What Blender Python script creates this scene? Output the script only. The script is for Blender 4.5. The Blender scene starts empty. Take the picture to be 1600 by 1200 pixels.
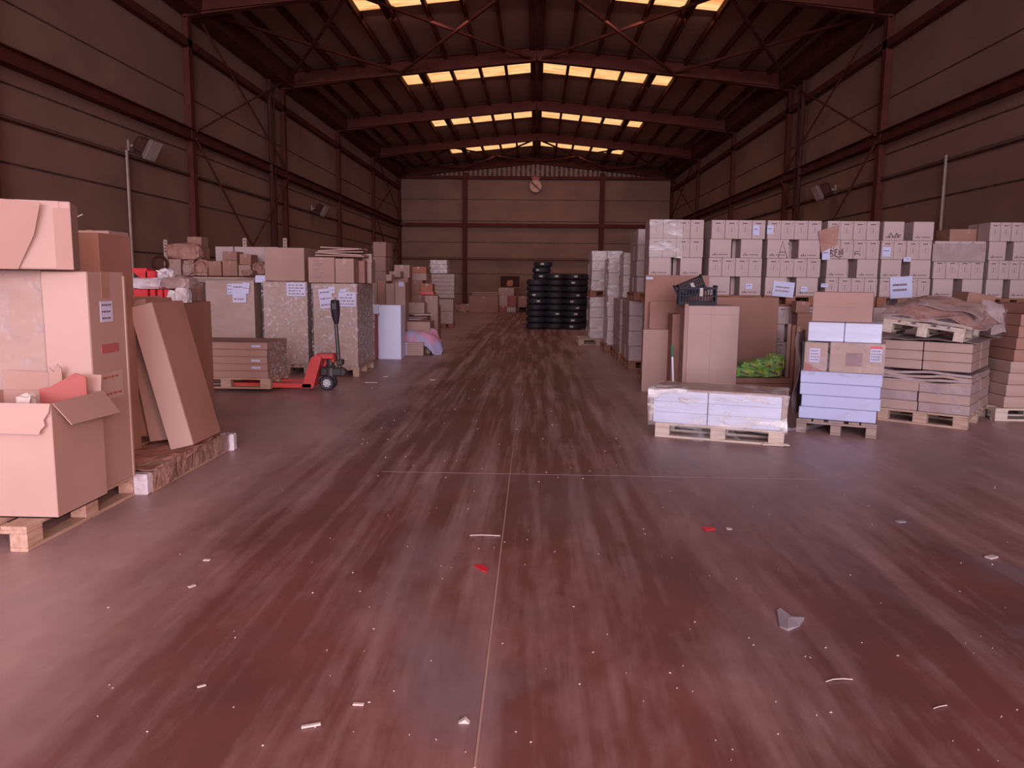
import bpy, bmesh, math, random
from mathutils import Vector, Matrix, noise
random.seed(7)
R = math.radians
SC = bpy.context.scene
C = SC.collection

# ------------------------------------------------------------------ camera, light, exposure
FPX, HC = 1209.0, 1.5
def _basis():
    v = Vector((38.0, -160.0, FPX)).normalized()
    u = Vector((math.sin(R(.85)), -math.cos(R(.85)), 0)); u = (u - v * u.dot(v)).normalized()
    return v.cross(u), v, u
_X, _Y, _Z = _basis()
CAM = Matrix((_X, _Y, _Z))                     # camera (right, down, forward) -> world
def ray(u, v): return CAM @ Vector((u - 800, v - 600, FPX))
def at(u, v, y):                               # a point at distance y into the hall
    r = ray(u, v); return Vector((0, 0, HC)) + r * (y / r[1])
def gp(u, v, z=0.0):                           # a point at height z
    r = ray(u, v); return Vector((0, 0, HC)) + r * ((z - HC) / r[2])
cam = bpy.data.cameras.new('camera'); co = bpy.data.objects.new('camera', cam); C.objects.link(co)
rt, up, fw = CAM @ Vector((1, 0, 0)), CAM @ Vector((0, -1, 0)), CAM @ Vector((0, 0, 1))
co.matrix_world = Matrix(((rt.x, up.x, -fw.x, 0), (rt.y, up.y, -fw.y, 0), (rt.z, up.z, -fw.z, HC), (0, 0, 0, 1)))
cam.sensor_width = 36; cam.lens = 36 * FPX / 1600; cam.clip_start = .05; cam.clip_end = 200
SC.camera = co
SC.view_settings.view_transform = 'Standard'; SC.view_settings.look = 'None'
SC.view_settings.gamma = 1; SC.view_settings.use_curve_mapping = False
SC.view_settings.exposure = 0.0
w = bpy.data.worlds.new('world'); SC.world = w; w.use_nodes = True
bg = w.node_tree.nodes['Background']; bg.inputs[0].default_value = (1.0, .74, .72, 1); bg.inputs[1].default_value = 1.45
def area(name, loc, aim, sx, sy, power, col):
    l = bpy.data.lights.new(name, 'AREA'); l.shape = 'RECTANGLE'; l.size = sx; l.size_y = sy
    l.energy = power; l.color = col
    o = bpy.data.objects.new(name, l); C.objects.link(o); o.location = loc
    o.rotation_euler = (Vector(aim) - Vector(loc)).to_track_quat('-Z', 'Y').to_euler(); return o
area('door_daylight', (1.0, -24, 5.4), (.2, 14, 1.8), 18, 10, 7600, (.90, .86, 1.0))
area('warm_fill_lamp', (2.6, -3.4, 2.6), (-3.3, 4.0, .4), 2.4, 2.0, 60, (1.0, .58, .50)).data.spread = R(55)  # added warm fill, brightens right-facing sides and floor at near left
for _y, _p in ((12.5, 42), (19.4, 66), (26, 66), (33, 56), (39.5, 36)):          # added lamps under the roof, boosting the roof panels' daylight deep in the hall
    area('roof_daylight_fill', (-.08, _y, 7.62), (-.08, _y + .62, 6.62), 8.2, .9, _p, (1.0, .62, .54))

# ------------------------------------------------------------------ materials
def nd(nt, t, **k):
    n = nt.nodes.new(t)
    for a, b in k.items(): setattr(n, a, b)
    return n
def mix(nt, f, a, b):
    n = nd(nt, 'ShaderNodeMix', data_type='RGBA')
    for i, v in ((0, f), (6, a), (7, b)):
        if hasattr(v, 'links'): nt.links.new(v, n.inputs[i])
        else: n.inputs[i].default_value = v if i == 0 else (*v, 1)
    return n.outputs[2]
def ramp(nt, src, a, b, va=0., vb=1.):
    n = nd(nt, 'ShaderNodeMapRange'); nt.links.new(src, n.inputs[0])
    for i, v in zip((1, 2, 3, 4), (a, b, va, vb)): n.inputs[i].default_value = v
    return n.outputs[0]
def tex(nt, scale, sc=(1, 1, 1), rot=(0, 0, 0), detail=3, coord='Object', rough=.5, dist=0):
    t = nd(nt, 'ShaderNodeTexCoord'); m = nd(nt, 'ShaderNodeMapping'); n = nd(nt, 'ShaderNodeTexNoise')
    m.inputs[3].default_value = sc; m.inputs[2].default_value = rot
    nt.links.new(t.outputs[coord], m.inputs[0]); nt.links.new(m.outputs[0], n.inputs[0])
    n.inputs['Scale'].default_value = scale; n.inputs['Detail'].default_value = detail
    n.inputs['Roughness'].default_value = rough; n.inputs['Distortion'].default_value = dist
    return n.outputs[0]
def mat(name, col, rough=.7, col2=None, scale=4, sc=(1, 1, 1), bump=0, bscale=30, metal=0, spec=.5, emit=0, lo=.35, hi=.65, coat=0):
    m = bpy.data.materials.new(name); m.use_nodes = True; nt = m.node_tree; b = nt.nodes['Principled BSDF']
    b.inputs['Base Color'].default_value = (*col, 1); b.inputs['Roughness'].default_value = rough
    b.inputs['Metallic'].default_value = metal; b.inputs['Specular IOR Level'].default_value = spec
    if coat: b.inputs['Coat Weight'].default_value = coat; b.inputs['Coat Roughness'].default_value = .12
    if col2:
        f = ramp(nt, tex(nt, scale, sc), lo, hi)
        o = mix(nt, f, col, col2); nt.links.new(o, b.inputs['Base Color'])
        if emit:
            nt.links.new(o, b.inputs['Emission Color'])
    if emit:
        b.inputs['Emission Strength'].default_value = emit
        if not col2: b.inputs['Emission Color'].default_value = (*col, 1)
    if bump:
        bp = nd(nt, 'ShaderNodeBump'); bp.inputs['Strength'].default_value = bump; bp.inputs['Distance'].default_value = .02
        nt.links.new(tex(nt, bscale, sc), bp.inputs['Height'])
        nt.links.new(bp.outputs[0], b.inputs['Coat Normal' if coat else 'Normal'])
    return m
def film_mat(name, lo=.10, hi=.55, scale=5, sc=(1, 1, 1), col=(.62, .54, .60)):
    m = bpy.data.materials.new(name); m.use_nodes = True; nt = m.node_tree; b = nt.nodes['Principled BSDF']
    b.inputs['Base Color'].default_value = (*col, 1); b.inputs['Roughness'].default_value = .16
    n = tex(nt, scale, sc, detail=5, dist=1.2)
    bp = nd(nt, 'ShaderNodeBump'); bp.inputs['Strength'].default_value = 1.0; bp.inputs['Distance'].default_value = .05
    nt.links.new(n, bp.inputs['Height']); nt.links.new(bp.outputs[0], b.inputs['Normal'])
    tr = nd(nt, 'ShaderNodeBsdfTransparent'); mx = nd(nt, 'ShaderNodeMixShader')
    f = ramp(nt, tex(nt, scale * .8, sc, detail=4, dist=.6), .50, .70, lo, hi)
    nt.links.new(f, mx.inputs[0]); nt.links.new(tr.outputs[0], mx.inputs[1]); nt.links.new(b.outputs[0], mx.inputs[2])
    nt.links.new(mx.outputs[0], nt.nodes['Material Output'].inputs[0]); return m
M = dict(
    card=mat('cardboard', (.42, .262, .232), .85, (.37, .225, .20), 1.5, bump=.04, spec=.15),
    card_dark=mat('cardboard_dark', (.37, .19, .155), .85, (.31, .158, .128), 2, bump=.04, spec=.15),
    card_pale=mat('cardboard_pale', (.48, .325, .30), .85, (.43, .285, .26), 1.2, bump=.04, spec=.15),
    card_film=mat('cardboard_under_film', (.38, .245, .21), .7, (.43, .29, .26), 3, (1, 1, 3), bump=.6, bscale=14, coat=.4),
    wine=mat('white_carton', (.52, .385, .385), .75, (.47, .345, .34), 2.2, spec=.2),
    wine_film=mat('white_carton_under_film', (.56, .41, .40), .6, (.62, .48, .47), 3, bump=.8, bscale=7, coat=.35),
    white=mat('white_board', (.50, .52, .77), .6, (.47, .48, .72), 2, spec=.2),
    white_film=mat('white_board_under_film', (.54, .56, .76), .5, (.62, .64, .84), 2, (1, 1, 8), bump=.5, bscale=6, coat=.45),
    paper=mat('paper', (.58, .57, .80), .8, (.53, .52, .74), 3, spec=.2),
    ink=mat('ink', (.11, .06, .08), .7, (.16, .09, .11), 9),
    ink_pale=mat('faded_ink', (.24, .14, .16), .7, (.30, .19, .21), 9),
    red_ink=mat('red_ink', (.42, .05, .06), .6, (.5, .1, .1), 9),
    tape=mat('brown_tape', (.36, .19, .14), .3, (.40, .22, .165), 6),
    wood=mat('pallet_wood', (.50, .335, .27), .8, (.38, .235, .185), 5, (1, 8, 8), bump=.15, bscale=12),
    wood_dark=mat('pallet_wood_dark', (.32, .13, .08), .8, (.24, .095, .06), 5, (1, 8, 8), bump=.15, bscale=12),
    wood_pale=mat('pallet_wood_pale', (.62, .50, .44), .8, (.50, .38, .33), 5, (1, 8, 8), bump=.15, bscale=12),
    steel=mat('red_oxide_steel', (.115, .030, .024), .8, (.085, .022, .018), 3, spec=.15),
    steel_dark=mat('dark_steel', (.07, .024, .02), .8, (.055, .019, .016), 3, spec=.15),
    galv=mat('galvanised_steel', (.26, .18, .16), .45, (.32, .22, .20), 8, metal=.3),
    concrete=mat('precast_concrete', (.265, .14, .11), .9, (.215, .115, .09), .7, (1, 1, 1.6), bump=.1, bscale=9),
    joint=mat('panel_joint', (.19, .10, .08), .9, (.07, .04, .035), 5),
    sheet=mat('roof_sheet', (.34, .20, .165), .8, (.29, .17, .14), .5),
    tyre=mat('tyre_rubber', (.020, .016, .022), .65, (.028, .02, .026), 12),
    black=mat('black_plastic', (.022, .018, .028), .6, (.03, .025, .036), 10, spec=.2),
    black_metal=mat('black_painted_metal', (.04, .032, .035), .4, (.055, .045, .045), 9),
    jack=mat('red_painted_steel', (.62, .075, .075), .38, (.52, .06, .06), 5),
    red=mat('red_plastic', (.68, .03, .05), .4, (.55, .02, .035), 6),
    redcard=mat('red_card', (.38, .10, .095), .7, (.33, .085, .08), 5),
    orange=mat('orange_card', (.42, .15, .09), .7, (.36, .12, .075), 5),
    whitecab=mat('white_brightened', (.76, .76, .98), .5, (.72, .72, .94), 2, spec=.3),  # cabinet white, its colour raised to offset the lamp's falloff
    wheel=mat('grey_wheel', (.70, .68, .75), .4, (.6, .58, .66), 9),
    green=mat('green_plastic_bag', (.14, .42, .13), .35, (.40, .52, .10), 9, bump=.6, bscale=20),
    greenpl=mat('green_plastic', (.06, .20, .13), .4, (.05, .17, .11), 9),
    broom=mat('white_painted_pole', (.80, .80, .92), .4, (.7, .7, .85), 9),
    bag=mat('white_plastic_bag', (.72, .70, .80), .3, (.55, .50, .56), 9, bump=.8, bscale=16),
    pink=mat('pink_blanket', (.62, .27, .42), .85, (.42, .36, .56), 4, lo=.45, hi=.55),
    brownpaper=mat('brown_packing_paper', (.30, .13, .10), .7, (.42, .22, .18), 6, bump=.6, bscale=18),
    greyfilm=mat('grey_plastic_sheeting', (.33, .23, .24), .35, (.42, .31, .32), 4, bump=.5, bscale=10),
    emblem=mat('emblem_paint', (.62, .34, .27), .6, (.55, .29, .22), 9),
    skin_glass=mat('floodlight_glass', (.50, .40, .40), .15, (.4, .32, .32), 6),
    debris=mat('pale_debris', (.62, .52, .50), .8, (.5, .4, .4), 9),
    greystone=mat('grey_paper_scrap', (.36, .31, .37), .8, (.30, .26, .31), 7),
    film=film_mat('clear_film_painted_glints', .06, .62, 17, (1, 1, 1.2), (.92, .86, .92)),  # pale opaque specks in the film stand in for its glints
    filmglare=film_mat('stretch_film_painted_glare', .10, .80, 3.2, (1, 1, 3.2), (.95, .88, .92)),  # glare on the film is painted as broad pale streaks
    filmh=film_mat('clear_stretch_film_banded', .10, .45, 4, (1, 1, 5), (.8, .8, .9)),
    filmt=film_mat('thin_loose_film', .04, .20, 8, (1, 1, 1)),
    filmb=film_mat('brown_tinted_film', .45, .9, 6, (1, 1, 1), (.48, .29, .25)),
)
def sky_panel_mat():
    m = mat('translucent_roof_panel', (1.0, .60, .26), .5, (.85, .25, .07), 2.6, (.5, 7, 1), emit=1.15, lo=.46, hi=.64); return m
M['skylight'] = sky_panel_mat()
M['skylight_side'] = mat('lit_translucent_sliver', (.85, .30, .10), .5, (.7, .22, .07), 3, emit=.5)
def floor_mat():
    m = bpy.data.materials.new('worn_red_floor'); m.use_nodes = True; nt = m.node_tree; b = nt.nodes['Principled BSDF']
    red = mix(nt, ramp(nt, tex(nt, 1.4, detail=5), .35, .65), (.19, .066, .063), (.135, .054, .052))
    dust = mix(nt, ramp(nt, tex(nt, .9, detail=4), .3, .7), (.40, .255, .265), (.47, .30, .305))
    # worn traffic lanes: streaks that run the length of the hall
    st = tex(nt, 3.0, (2.2, .10, 1), detail=6, rough=.65)
    st2 = tex(nt, 2.0, (1.4, .22, 1), rot=(0, 0, R(32)), detail=6, rough=.6, dist=.6)
    pt = tex(nt, .55, (1, .6, 1), detail=5, dist=.8)
    tc = nd(nt, 'ShaderNodeTexCoord'); sp = nd(nt, 'ShaderNodeSeparateXYZ'); nt.links.new(tc.outputs['Object'], sp.inputs[0])
    def mth(op, a, bb, c=None):
        n = nd(nt, 'ShaderNodeMath', operation=op)
        for i, v in enumerate((a, bb)):
            if hasattr(v, 'links'): nt.links.new(v, n.inputs[i])
            else: n.inputs[i].default_value = v
        return n.outputs[0]
    # red lane in the middle of the hall, dusty at its sides
    wob = mth('MULTIPLY', mth('SUBTRACT', pt, .5), 1.0)
    ax = mth('ABSOLUTE', mth('ADD', sp.outputs[0], .45), 0)
    out = ramp(nt, mth('ADD', ax, wob), 1.0, 1.75)                       # 1 beside the lane
    near = ramp(nt, mth('ADD', sp.outputs[1], mth('MULTIPLY', wob, 3.0)), 3.4, 8.0, 1, 0)
    nr = mth('MULTIPLY', near, ramp(nt, mth('ADD', sp.outputs[0], wob), -1.5, -.5))
    out = mth('MULTIPLY', out, mth('SUBTRACT', 1.0, mth('MULTIPLY', nr, .95)))  # near right floor kept redder, also darkened to offset the strong light there
    s = ramp(nt, st, .40, .64, -.30, .85); s2 = ramp(nt, st2, .42, .66, -.2, .75)
    s = mth('ADD', mth('MULTIPLY', s, mth('SUBTRACT', 1.0, mth('MULTIPLY', near, .72))), mth('MULTIPLY', s2, mth('MULTIPLY', nr, .42)))
    f = mth('ADD', mth('MULTIPLY', out, .85), mth('MULTIPLY', s, mth('SUBTRACT', 1.0, mth('MULTIPLY', out, .85))))
    f = mth('ADD', f, ramp(nt, pt, .35, .65, -.12, .15)); f = mth('ADD', f, ramp(nt, tex(nt, 9, (1, .5, 1), detail=8, rough=.7), .35, .65, -.10, .10))
    n = nd(nt, 'ShaderNodeClamp'); nt.links.new(f, n.inputs[0])
    c = mix(nt, n.outputs[0], red, dust)
    blue = ramp(nt, tex(nt, .8, (1, .5, 1), detail=5, dist=1.5), .48, .66, 0, 1)  # bluish reflection of white goods painted into the near floor colour
    blue = mth('MULTIPLY', blue, mth('ADD', mth('MULTIPLY', nr, .75), .12))
    c = mix(nt, blue, c, (.20, .145, .18))
    sc = ramp(nt, tex(nt, 7, (3.0, .18, 1), rot=(0, 0, R(-6)), detail=8, rough=.75), .60, .74, 0, .35)
    c = mix(nt, sc, c, (.33, .22, .235))
    nt.links.new(c, b.inputs['Base Color'])
    nt.links.new(ramp(nt, st, .3, .7, .34, .55), b.inputs['Roughness'])
    bp = nd(nt, 'ShaderNodeBump'); bp.inputs['Strength'].default_value = .06; bp.inputs['Distance'].default_value = .01
    nt.links.new(tex(nt, 14, detail=5), bp.inputs['Height']); nt.links.new(bp.outputs[0], b.inputs['Normal'])
    return m
M['floor'] = floor_mat()

# ------------------------------------------------------------------ mesh helpers
class G:
    def __init__(s): s.v = []; s.f = []
    def add(s, vs, fs):
        k = len(s.v); s.v += [Vector(p) for p in vs]; s.f += [tuple(i + k for i in f) for f in fs]; return s
    def hexa(s, p):
        return s.add(p, [(0, 3, 2, 1), (4, 5, 6, 7), (0, 1, 5, 4), (1, 2, 6, 5), (2, 3, 7, 6), (3, 0, 4, 7)])
    def bx(s, x0, x1, y0, y1, z0, z1):
        return s.hexa([(x0, y0, z0), (x1, y0, z0), (x1, y1, z0), (x0, y1, z0), (x0, y0, z1), (x1, y0, z1), (x1, y1, z1), (x0, y1, z1)])
    def bev(s, x0, x1, y0, y1, z0, z1, b=.006):        # a box with chamfered edges
        bm = bmesh.new(); bmesh.ops.create_cube(bm, size=1)
        for v in bm.verts:
            v.co = Vector((x0 + (v.co.x + .5) * (x1 - x0), y0 + (v.co.y + .5) * (y1 - y0), z0 + (v.co.z + .5) * (z1 - z0)))
        bmesh.ops.bevel(bm, geom=list(bm.edges), offset=b, segments=1, affect='EDGES')
        bm.verts.index_update()
        s.add([v.co.copy() for v in bm.verts], [tuple(v.index for v in f.verts) for f in bm.faces]); bm.free(); return s
    def bar(s, a, b, wd, ht, upv=(0, 0, 1)):
        a, b = Vector(a), Vector(b); d = (b - a).normalized(); sd = d.cross(Vector(upv))
        if sd.length < 1e-4: sd = d.cross(Vector((1, 0, 0)))
        sd.normalize(); u = sd.cross(d).normalized(); sd *= wd / 2; u *= ht / 2
        return s.hexa([a - sd - u, a + sd - u, b + sd - u, b - sd - u, a - sd + u, a + sd + u, b + sd + u, b - sd + u])
    def ibeam(s, a, b, wd, ht, t=.012, upv=(0, 0, 1)):
        a, b = Vector(a), Vector(b); d = (b - a).normalized(); sd = d.cross(Vector(upv)).normalized(); u = sd.cross(d).normalized()
        for q in (-1, 1):
            o = u * q * (ht / 2 - t / 2); s.bar(a + o, b + o, wd, t, upv)
        return s.bar(a, b, t, ht - 2 * t, upv)
    def tube(s, pts, r, n=8, cap=True):
        pts = [Vector(p) for p in pts]; rs = r if isinstance(r, (list, tuple)) else [r] * len(pts); k = len(s.v); ref = None
        for i, p in enumerate(pts):
            d = (pts[min(i + 1, len(pts) - 1)] - pts[max(i - 1, 0)]).normalized()
            if ref is None: ref = d.cross(Vector((.31, .2, .93))).normalized()
            ref = (ref - d * ref.dot(d)).normalized(); o = d.cross(ref)
            for j in range(n):
                t = 2 * math.pi * j / n; s.v.append(p + (ref * math.cos(t) + o * math.sin(t)) * rs[i])
        for i in range(len(pts) - 1):
            for j in range(n):
                j2 = (j + 1) % n; s.f.append((k + i * n + j, k + i * n + j2, k + (i + 1) * n + j2, k + (i + 1) * n + j))
        if cap:
            s.f.append(tuple(k + j for j in reversed(range(n)))); s.f.append(tuple(k + (len(pts) - 1) * n + j for j in range(n)))
        return s
    def lathe(s, prof, n=24, axis='z', c=(0, 0, 0), closed=True):
        k = len(s.v); c = Vector(c)
        for r, h in prof:
            for j in range(n):
                t = 2 * math.pi * j / n; x, y = r * math.cos(t), r * math.sin(t)
                s.v.append(c + (Vector((x, y, h)) if axis == 'z' else Vector((x, h, y)) if axis == 'y' else Vector((h, x, y))))
        m = len(prof)
        for i in range(m if closed else m - 1):
            i2 = (i + 1) % m
            for j in range(n):
                j2 = (j + 1) % n; s.f.append((k + i * n + j, k + i * n + j2, k + i2 * n + j2, k + i2 * n + j))
        return s
    def prism(s, poly, y0, y1):                         # polygon in x,z extruded along y
        n = len(poly); k = len(s.v)
        s.v += [Vector((x, y0, z)) for x, z in poly] + [Vector((x, y1, z)) for x, z in poly]
        s.f.append(tuple(k + i for i in range(n))); s.f.append(tuple(k + n + i for i in reversed(range(n))))
        for i in range(n):
            j = (i + 1) % n; s.f.append((k + i, k + n + i, k + n + j, k + j))
        return s
    def xf(s, m, start=0):
        for i in range(start, len(s.v)): s.v[i] = m @ s.v[i]
        return s
    def mesh(s, name, m, smooth=False):
        me = bpy.data.meshes.new(name); me.from_pydata([tuple(v) for v in s.v], [], s.f)
        bm = bmesh.new(); bm.from_mesh(me); bmesh.ops.recalc_face_normals(bm, faces=bm.faces); bm.to_mesh(me); bm.free()
        me.materials.append(M[m] if isinstance(m, str) else m)
        if smooth: me.polygons.foreach_set('use_smooth', [True] * len(me.polygons))
        return me
def link(name, me, parent=None):
    o = bpy.data.objects.new(name, me); C.objects.link(o)
    if parent: o.parent = parent
    return o
def part(name, g, m, parent, smooth=False, label=None):
    o = link(name, g.mesh(name, m, smooth), parent)
    if label: o['label'] = label
    if name in ('printed_lines', 'printed_mark', 'slots', 'spokes', 'tread'): o['kind'] = 'stuff'
    return o
def tag(o, label, cat, group=None):
    o['label'] = label; o['category'] = cat
    if group: o['group'] = group
    return o
def solo(name, g, m, label, cat, loc=(0, 0, 0), rz=0, group=None, smooth=False, rot=None):
    o = link(name, g.mesh(name, m, smooth)); o.location = loc; o.rotation_euler = rot or (0, 0, rz); return tag(o, label, cat, group)
def thing(name, label, cat, loc=(0, 0, 0), rz=0, group=None, rot=None):
    o = link(name, None); o.location = loc; o.rotation_euler = rot or (0, 0, rz); return tag(o, label, cat, group)
def struct(name, g, m, parent=None):
    o = link(name, g.mesh(name, m), parent)
    if not parent: o['kind'] = 'structure'
    return o
def copy_tree(o, parent=None):
    c = o.copy(); C.objects.link(c); c.parent = parent
    for ch in list(o.children): copy_tree(ch, c)
    return c
ORD = ['first', 'second', 'third', 'fourth', 'fifth', 'sixth', 'seventh', 'eighth', 'ninth', 'tenth', 'eleventh', 'twelfth', 'thirteenth']

# ------------------------------------------------------------------ the hall
S = 1.05                                                 # hall scale about the eye
XL, XR, YF = -7.3 * S, 7.02 * S, 41.2 * S
XM = -.08
zz = lambda z: HC + (z - HC) * S
def roof(x): return 8.31 - .10 * abs(x - XM)
COLS = [10.2 * S, 16.3 * S, 22.3 * S, 28.4 * S, 34.4 * S]
Y0 = -1.0
fl = struct('floor', G().bx(XL - .3, XR + .3, Y0 - 3, YF + .3, -.2, 0), 'floor')
for a, b in ((gp(742, 1200), gp(815, 590)), (gp(815, 590), gp(835, 492))):
    a.z = b.z = .001
    part('joint_strip', G().bar(a, b, .008, .003), 'card', fl)
for v in (735,):
    a = gp(500, v); y = a.y
    part('joint_strip', G().bx(-3.2 if v < 700 else -1.2, 2.2 if v != 940 else -.1, y - .002, y + .002, 0, .0015), 'ink_pale', fl)
# side walls of precast panels, each a piece of its own
def side_wall(name, x, sgn):
    wl = struct(name, G().bx(min(x, x + sgn * .25), max(x, x + sgn * .25), Y0, YF, 0, 7.52), 'joint')
    rows = [0, .85, 1.95, 3.03, 4.1, 5.2, 6.3, 7.2]
    ys = [Y0, 4.3 * S] + COLS + [YF]
    for i in range(len(ys) - 1):
        for k in range(len(rows) - 1):
            z0, z1 = (zz(rows[k]) if k else 0), zz(rows[k + 1])
            g = G(); p = .035 + .006 * random.random()
            g.bev(min(x, x - sgn * p), max(x, x - sgn * p), ys[i] + .012, ys[i + 1] - .012, z0 + .014, z1 - .014, .012)
            part('wall_panel', g, 'concrete', wl)
    return wl
wl_l = side_wall('wall_left', XL, -1)
wl_r = side_wall('wall_right', XR, 1)
g = G(); g.prism([(XL, 0), (XR, 0), (XR, roof(XR)), (XM, roof(XM)), (XL, roof(XL))], YF, YF + .25)
wf = struct('wall_far', g, 'joint')
xs = [XL, at(727, 400, YF).x, at(938, 400, YF).x, XR]
rows = [0, .8, 1.87, 2.7, 3.5, 4.6, 5.7, 6.75]
for i in range(3):
    for k in range(7):
        z0 = zz(rows[k]) if k else 0
        part('wall_panel', G().bev(xs[i] + .02, xs[i + 1] - .02, YF - .04 - .006 * random.random(), YF, z0 + .018, zz(rows[k + 1]) - .018, .012), 'concrete', wf)
g = G(); x = XL + .05
while x < XR - .05:                                      # ribbed gable sheeting above the panels
    g.bx(x, x + .13, YF - .06, YF, zz(6.8), min(roof(x), roof(x + .13)) - .02); x += .26
o = part('gable_sheeting', g, 'sheet', wf); o['kind'] = 'stuff'
# ceiling: two slopes of sheet
g = G()
for s_ in (-1, 1):
    xe = XL if s_ < 0 else XR
    g.hexa([(XM, Y0, roof(XM)), (xe, Y0, roof(xe)), (xe, YF, roof(xe)), (XM, YF, roof(XM)),
            (XM, Y0, roof(XM) + .08), (xe, Y0, roof(xe) + .08), (xe, YF, roof(xe) + .08), (XM, YF, roof(XM) + .08)])
ceil = struct('ceiling', g, 'sheet')
PX = [(.20, .93), (1.0, 1.72), (1.80, 2.60), (2.68, 3.44), (3.64, 4.22)]
for yc in (18.75, 25.75, 32.6, 39.4):
    for s_ in (-1, 1):
        for a, b in PX:
            x0, x1 = XM + s_ * abs(a), XM + s_ * abs(b)
            z0, z1 = roof(x0) - .035, roof(x1) - .035; h = .55
            g = G().hexa([(x0, yc - h, z0 - .01), (x1, yc - h, z1 - .01), (x1, yc + h, z1 - .01), (x0, yc + h, z0 - .01),
                          (x0, yc - h, z0 + .01), (x1, yc - h, z1 + .01), (x1, yc + h, z1 + .01), (x0, yc + h, z0 + .01)])
            part('skylight_panel', g, 'skylight', ceil)
        xa = XM + s_ * 3.54
        g = G().bar((xa, yc - .5, roof(xa) - .03), (xa, yc + .5, roof(xa) - .03), .05, .02)
        part('skylight_panel', g, 'skylight_side', ceil)
# purlins
def purlin(x, wd=.07, ht=.15):
    part('purlin', G().bx(x - wd / 2, x + wd / 2, Y0, YF, roof(x) - ht - .04, roof(x) - .04), 'steel', ceil)
for s_ in (-1, 1):
    for x in (.13, .965, 1.76, 2.64, 3.48, 3.60, 4.27, 5.05, 5.85, 6.65): purlin(XM + s_ * x, .08 if x > .5 else .14)
# frames: rafters and columns
n_t = 0
def frame(y, column=True):
    global n_t; n_t += 1
    t = link('portal_frame', None); t['kind'] = 'structure'; t.name = 'trim_%d' % n_t
    for s_ in (-1, 1):
        xe = (XL if s_ < 0 else XR) - s_ * .1
        a = Vector((XM, y, roof(XM) - .10 - .20)); b = Vector((xe, y, roof(xe) - .10 - .20))
        part('rafter', G().ibeam(a, b, .20, .40, .02, (0, 0, 1)), 'steel', t)
        g = G(); xi = xe - s_ * 2.2                      # haunch: a tapering plate under the rafter at the eave
        g.add([(xe, y - .09, roof(xe) - .52), (xi, y - .09, roof(xi) - .52), (xe, y - .09, roof(xe) - .58),
               (xe, y + .09, roof(xe) - .52), (xi, y + .09, roof(xi) - .52), (xe, y + .09, roof(xe) - .58)],
              [(0, 1, 2), (5, 4, 3), (0, 3, 4, 1), (1, 4, 5, 2), (2, 5, 3, 0)])
        part('haunch', g, 'steel', t)
        if column:
            part('column', G().ibeam((xe, y, 0), (xe, y, roof(xe) - .55), .19, .2, .016, (1, 0, 0)), 'steel', t)
            part('base_plate', G().bx(xe - .16, xe + .16, y - .16, y + .16, 0, .02), 'steel', t)
    return t
for y in COLS: frame(y)
frame(YF - .25)
# gable wall columns and beams
n_t += 1; t = link('trim_%d' % n_t, None); t['kind'] = 'structure'
for x in xs[1:3]:
    part('gable_column', G().ibeam((x, YF - .2, 0), (x, YF - .2, roof(x) - .6), .26, .22, .016, (0, 1, 0)), 'steel', t)
for z, h in ((4.38, .20), (6.80, .16), (2.62, .05)):
    part('gable_rail', G().bx(XL + .2, XR - .2, YF - .32, YF - .12, zz(z) - h / 2, zz(z) + h / 2), 'steel', t)
# side rails, eave beams and braces
for x, s_ in ((XL, 1), (XR, -1)):
    n_t += 1; t = link('trim_%d' % n_t, None); t['kind'] = 'structure'
    part('main_rail', G().ibeam((x + s_ * .16, Y0, zz(4.42)), (x + s_ * .16, YF - .3, zz(4.42)), .2, .24, .014), 'steel', t)
    part('upper_rail', G().bx(min(x + s_ * .04, x + s_ * .2), max(x + s_ * .04, x + s_ * .2), Y0, YF - .3, zz(6.15), zz(6.30)), 'steel', t)
    part('eave_beam', G().bx(min(x + s_ * .05, x + s_ * .50), max(x + s_ * .05, x + s_ * .50), Y0, YF - .3, roof(x) - .52, roof(x) - .04), 'steel', t)
    part('conduit', G().tube([(x + s_ * .08, Y0, zz(3.6)), (x + s_ * .08, YF - .3, zz(3.6))], .018, 8), 'steel_dark', t)
    part('conduit', G().tube([(x + s_ * .09, Y0, zz(3.66)), (x + s_ * .09, YF - .3, zz(3.66))], .014, 8), 'galv', t)
    yd = 13.75 * S
    part('drop_pipe', G().tube([(x + s_ * .10, yd, 0), (x + s_ * .10, yd, zz(3.7))], .03, 8), 'galv', t)
    for ya in (21.0 * S,):
        part('downpipe', G().tube([(x + s_ * .2, ya, 0), (x + s_ * .2, ya, roof(x) - .6)], .06, 10), 'steel_dark', t)
        part('downpipe', G().tube([(x + s_ * .2, ya + .35, 0), (x + s_ * .2, ya + .35, roof(x) - .6)], .03, 8), 'steel_dark', t)
    for ya, yb in ((COLS[1], COLS[2]), (COLS[4], YF - .25)):
        for z0, z1 in ((.3, 4.35), (4.5, 7.0)):
            for q in (0, 1):
                a, b = (z0, z1) if q else (z1, z0)
                part('wall_brace', G().tube([(x + s_ * (.24 + .03 * q), ya, zz(a)), (x + s_ * (.24 + .03 * q), yb, zz(b))], .025, 6), 'steel', t)
n_t += 1; t = link('trim_%d' % n_t, None); t['kind'] = 'structure'
for ya, yb in ((COLS[1], COLS[2]), (COLS[4], YF - .25)):
    for s_ in (-1, 1):
        for x0, x1 in ((.15, 3.8), (3.8, 7.0)):
            for q in (0, 1):
                xa, xb = (x0, x1) if q else (x1, x0)
                xa = XM + s_ * xa * S; xb = XM + s_ * xb * S; dz = .40 + .06 * q
                part('roof_brace', G().bar((xa, ya, roof(xa) - dz), (xb, yb, roof(xb) - dz), .07, .06), 'steel', t)

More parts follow.
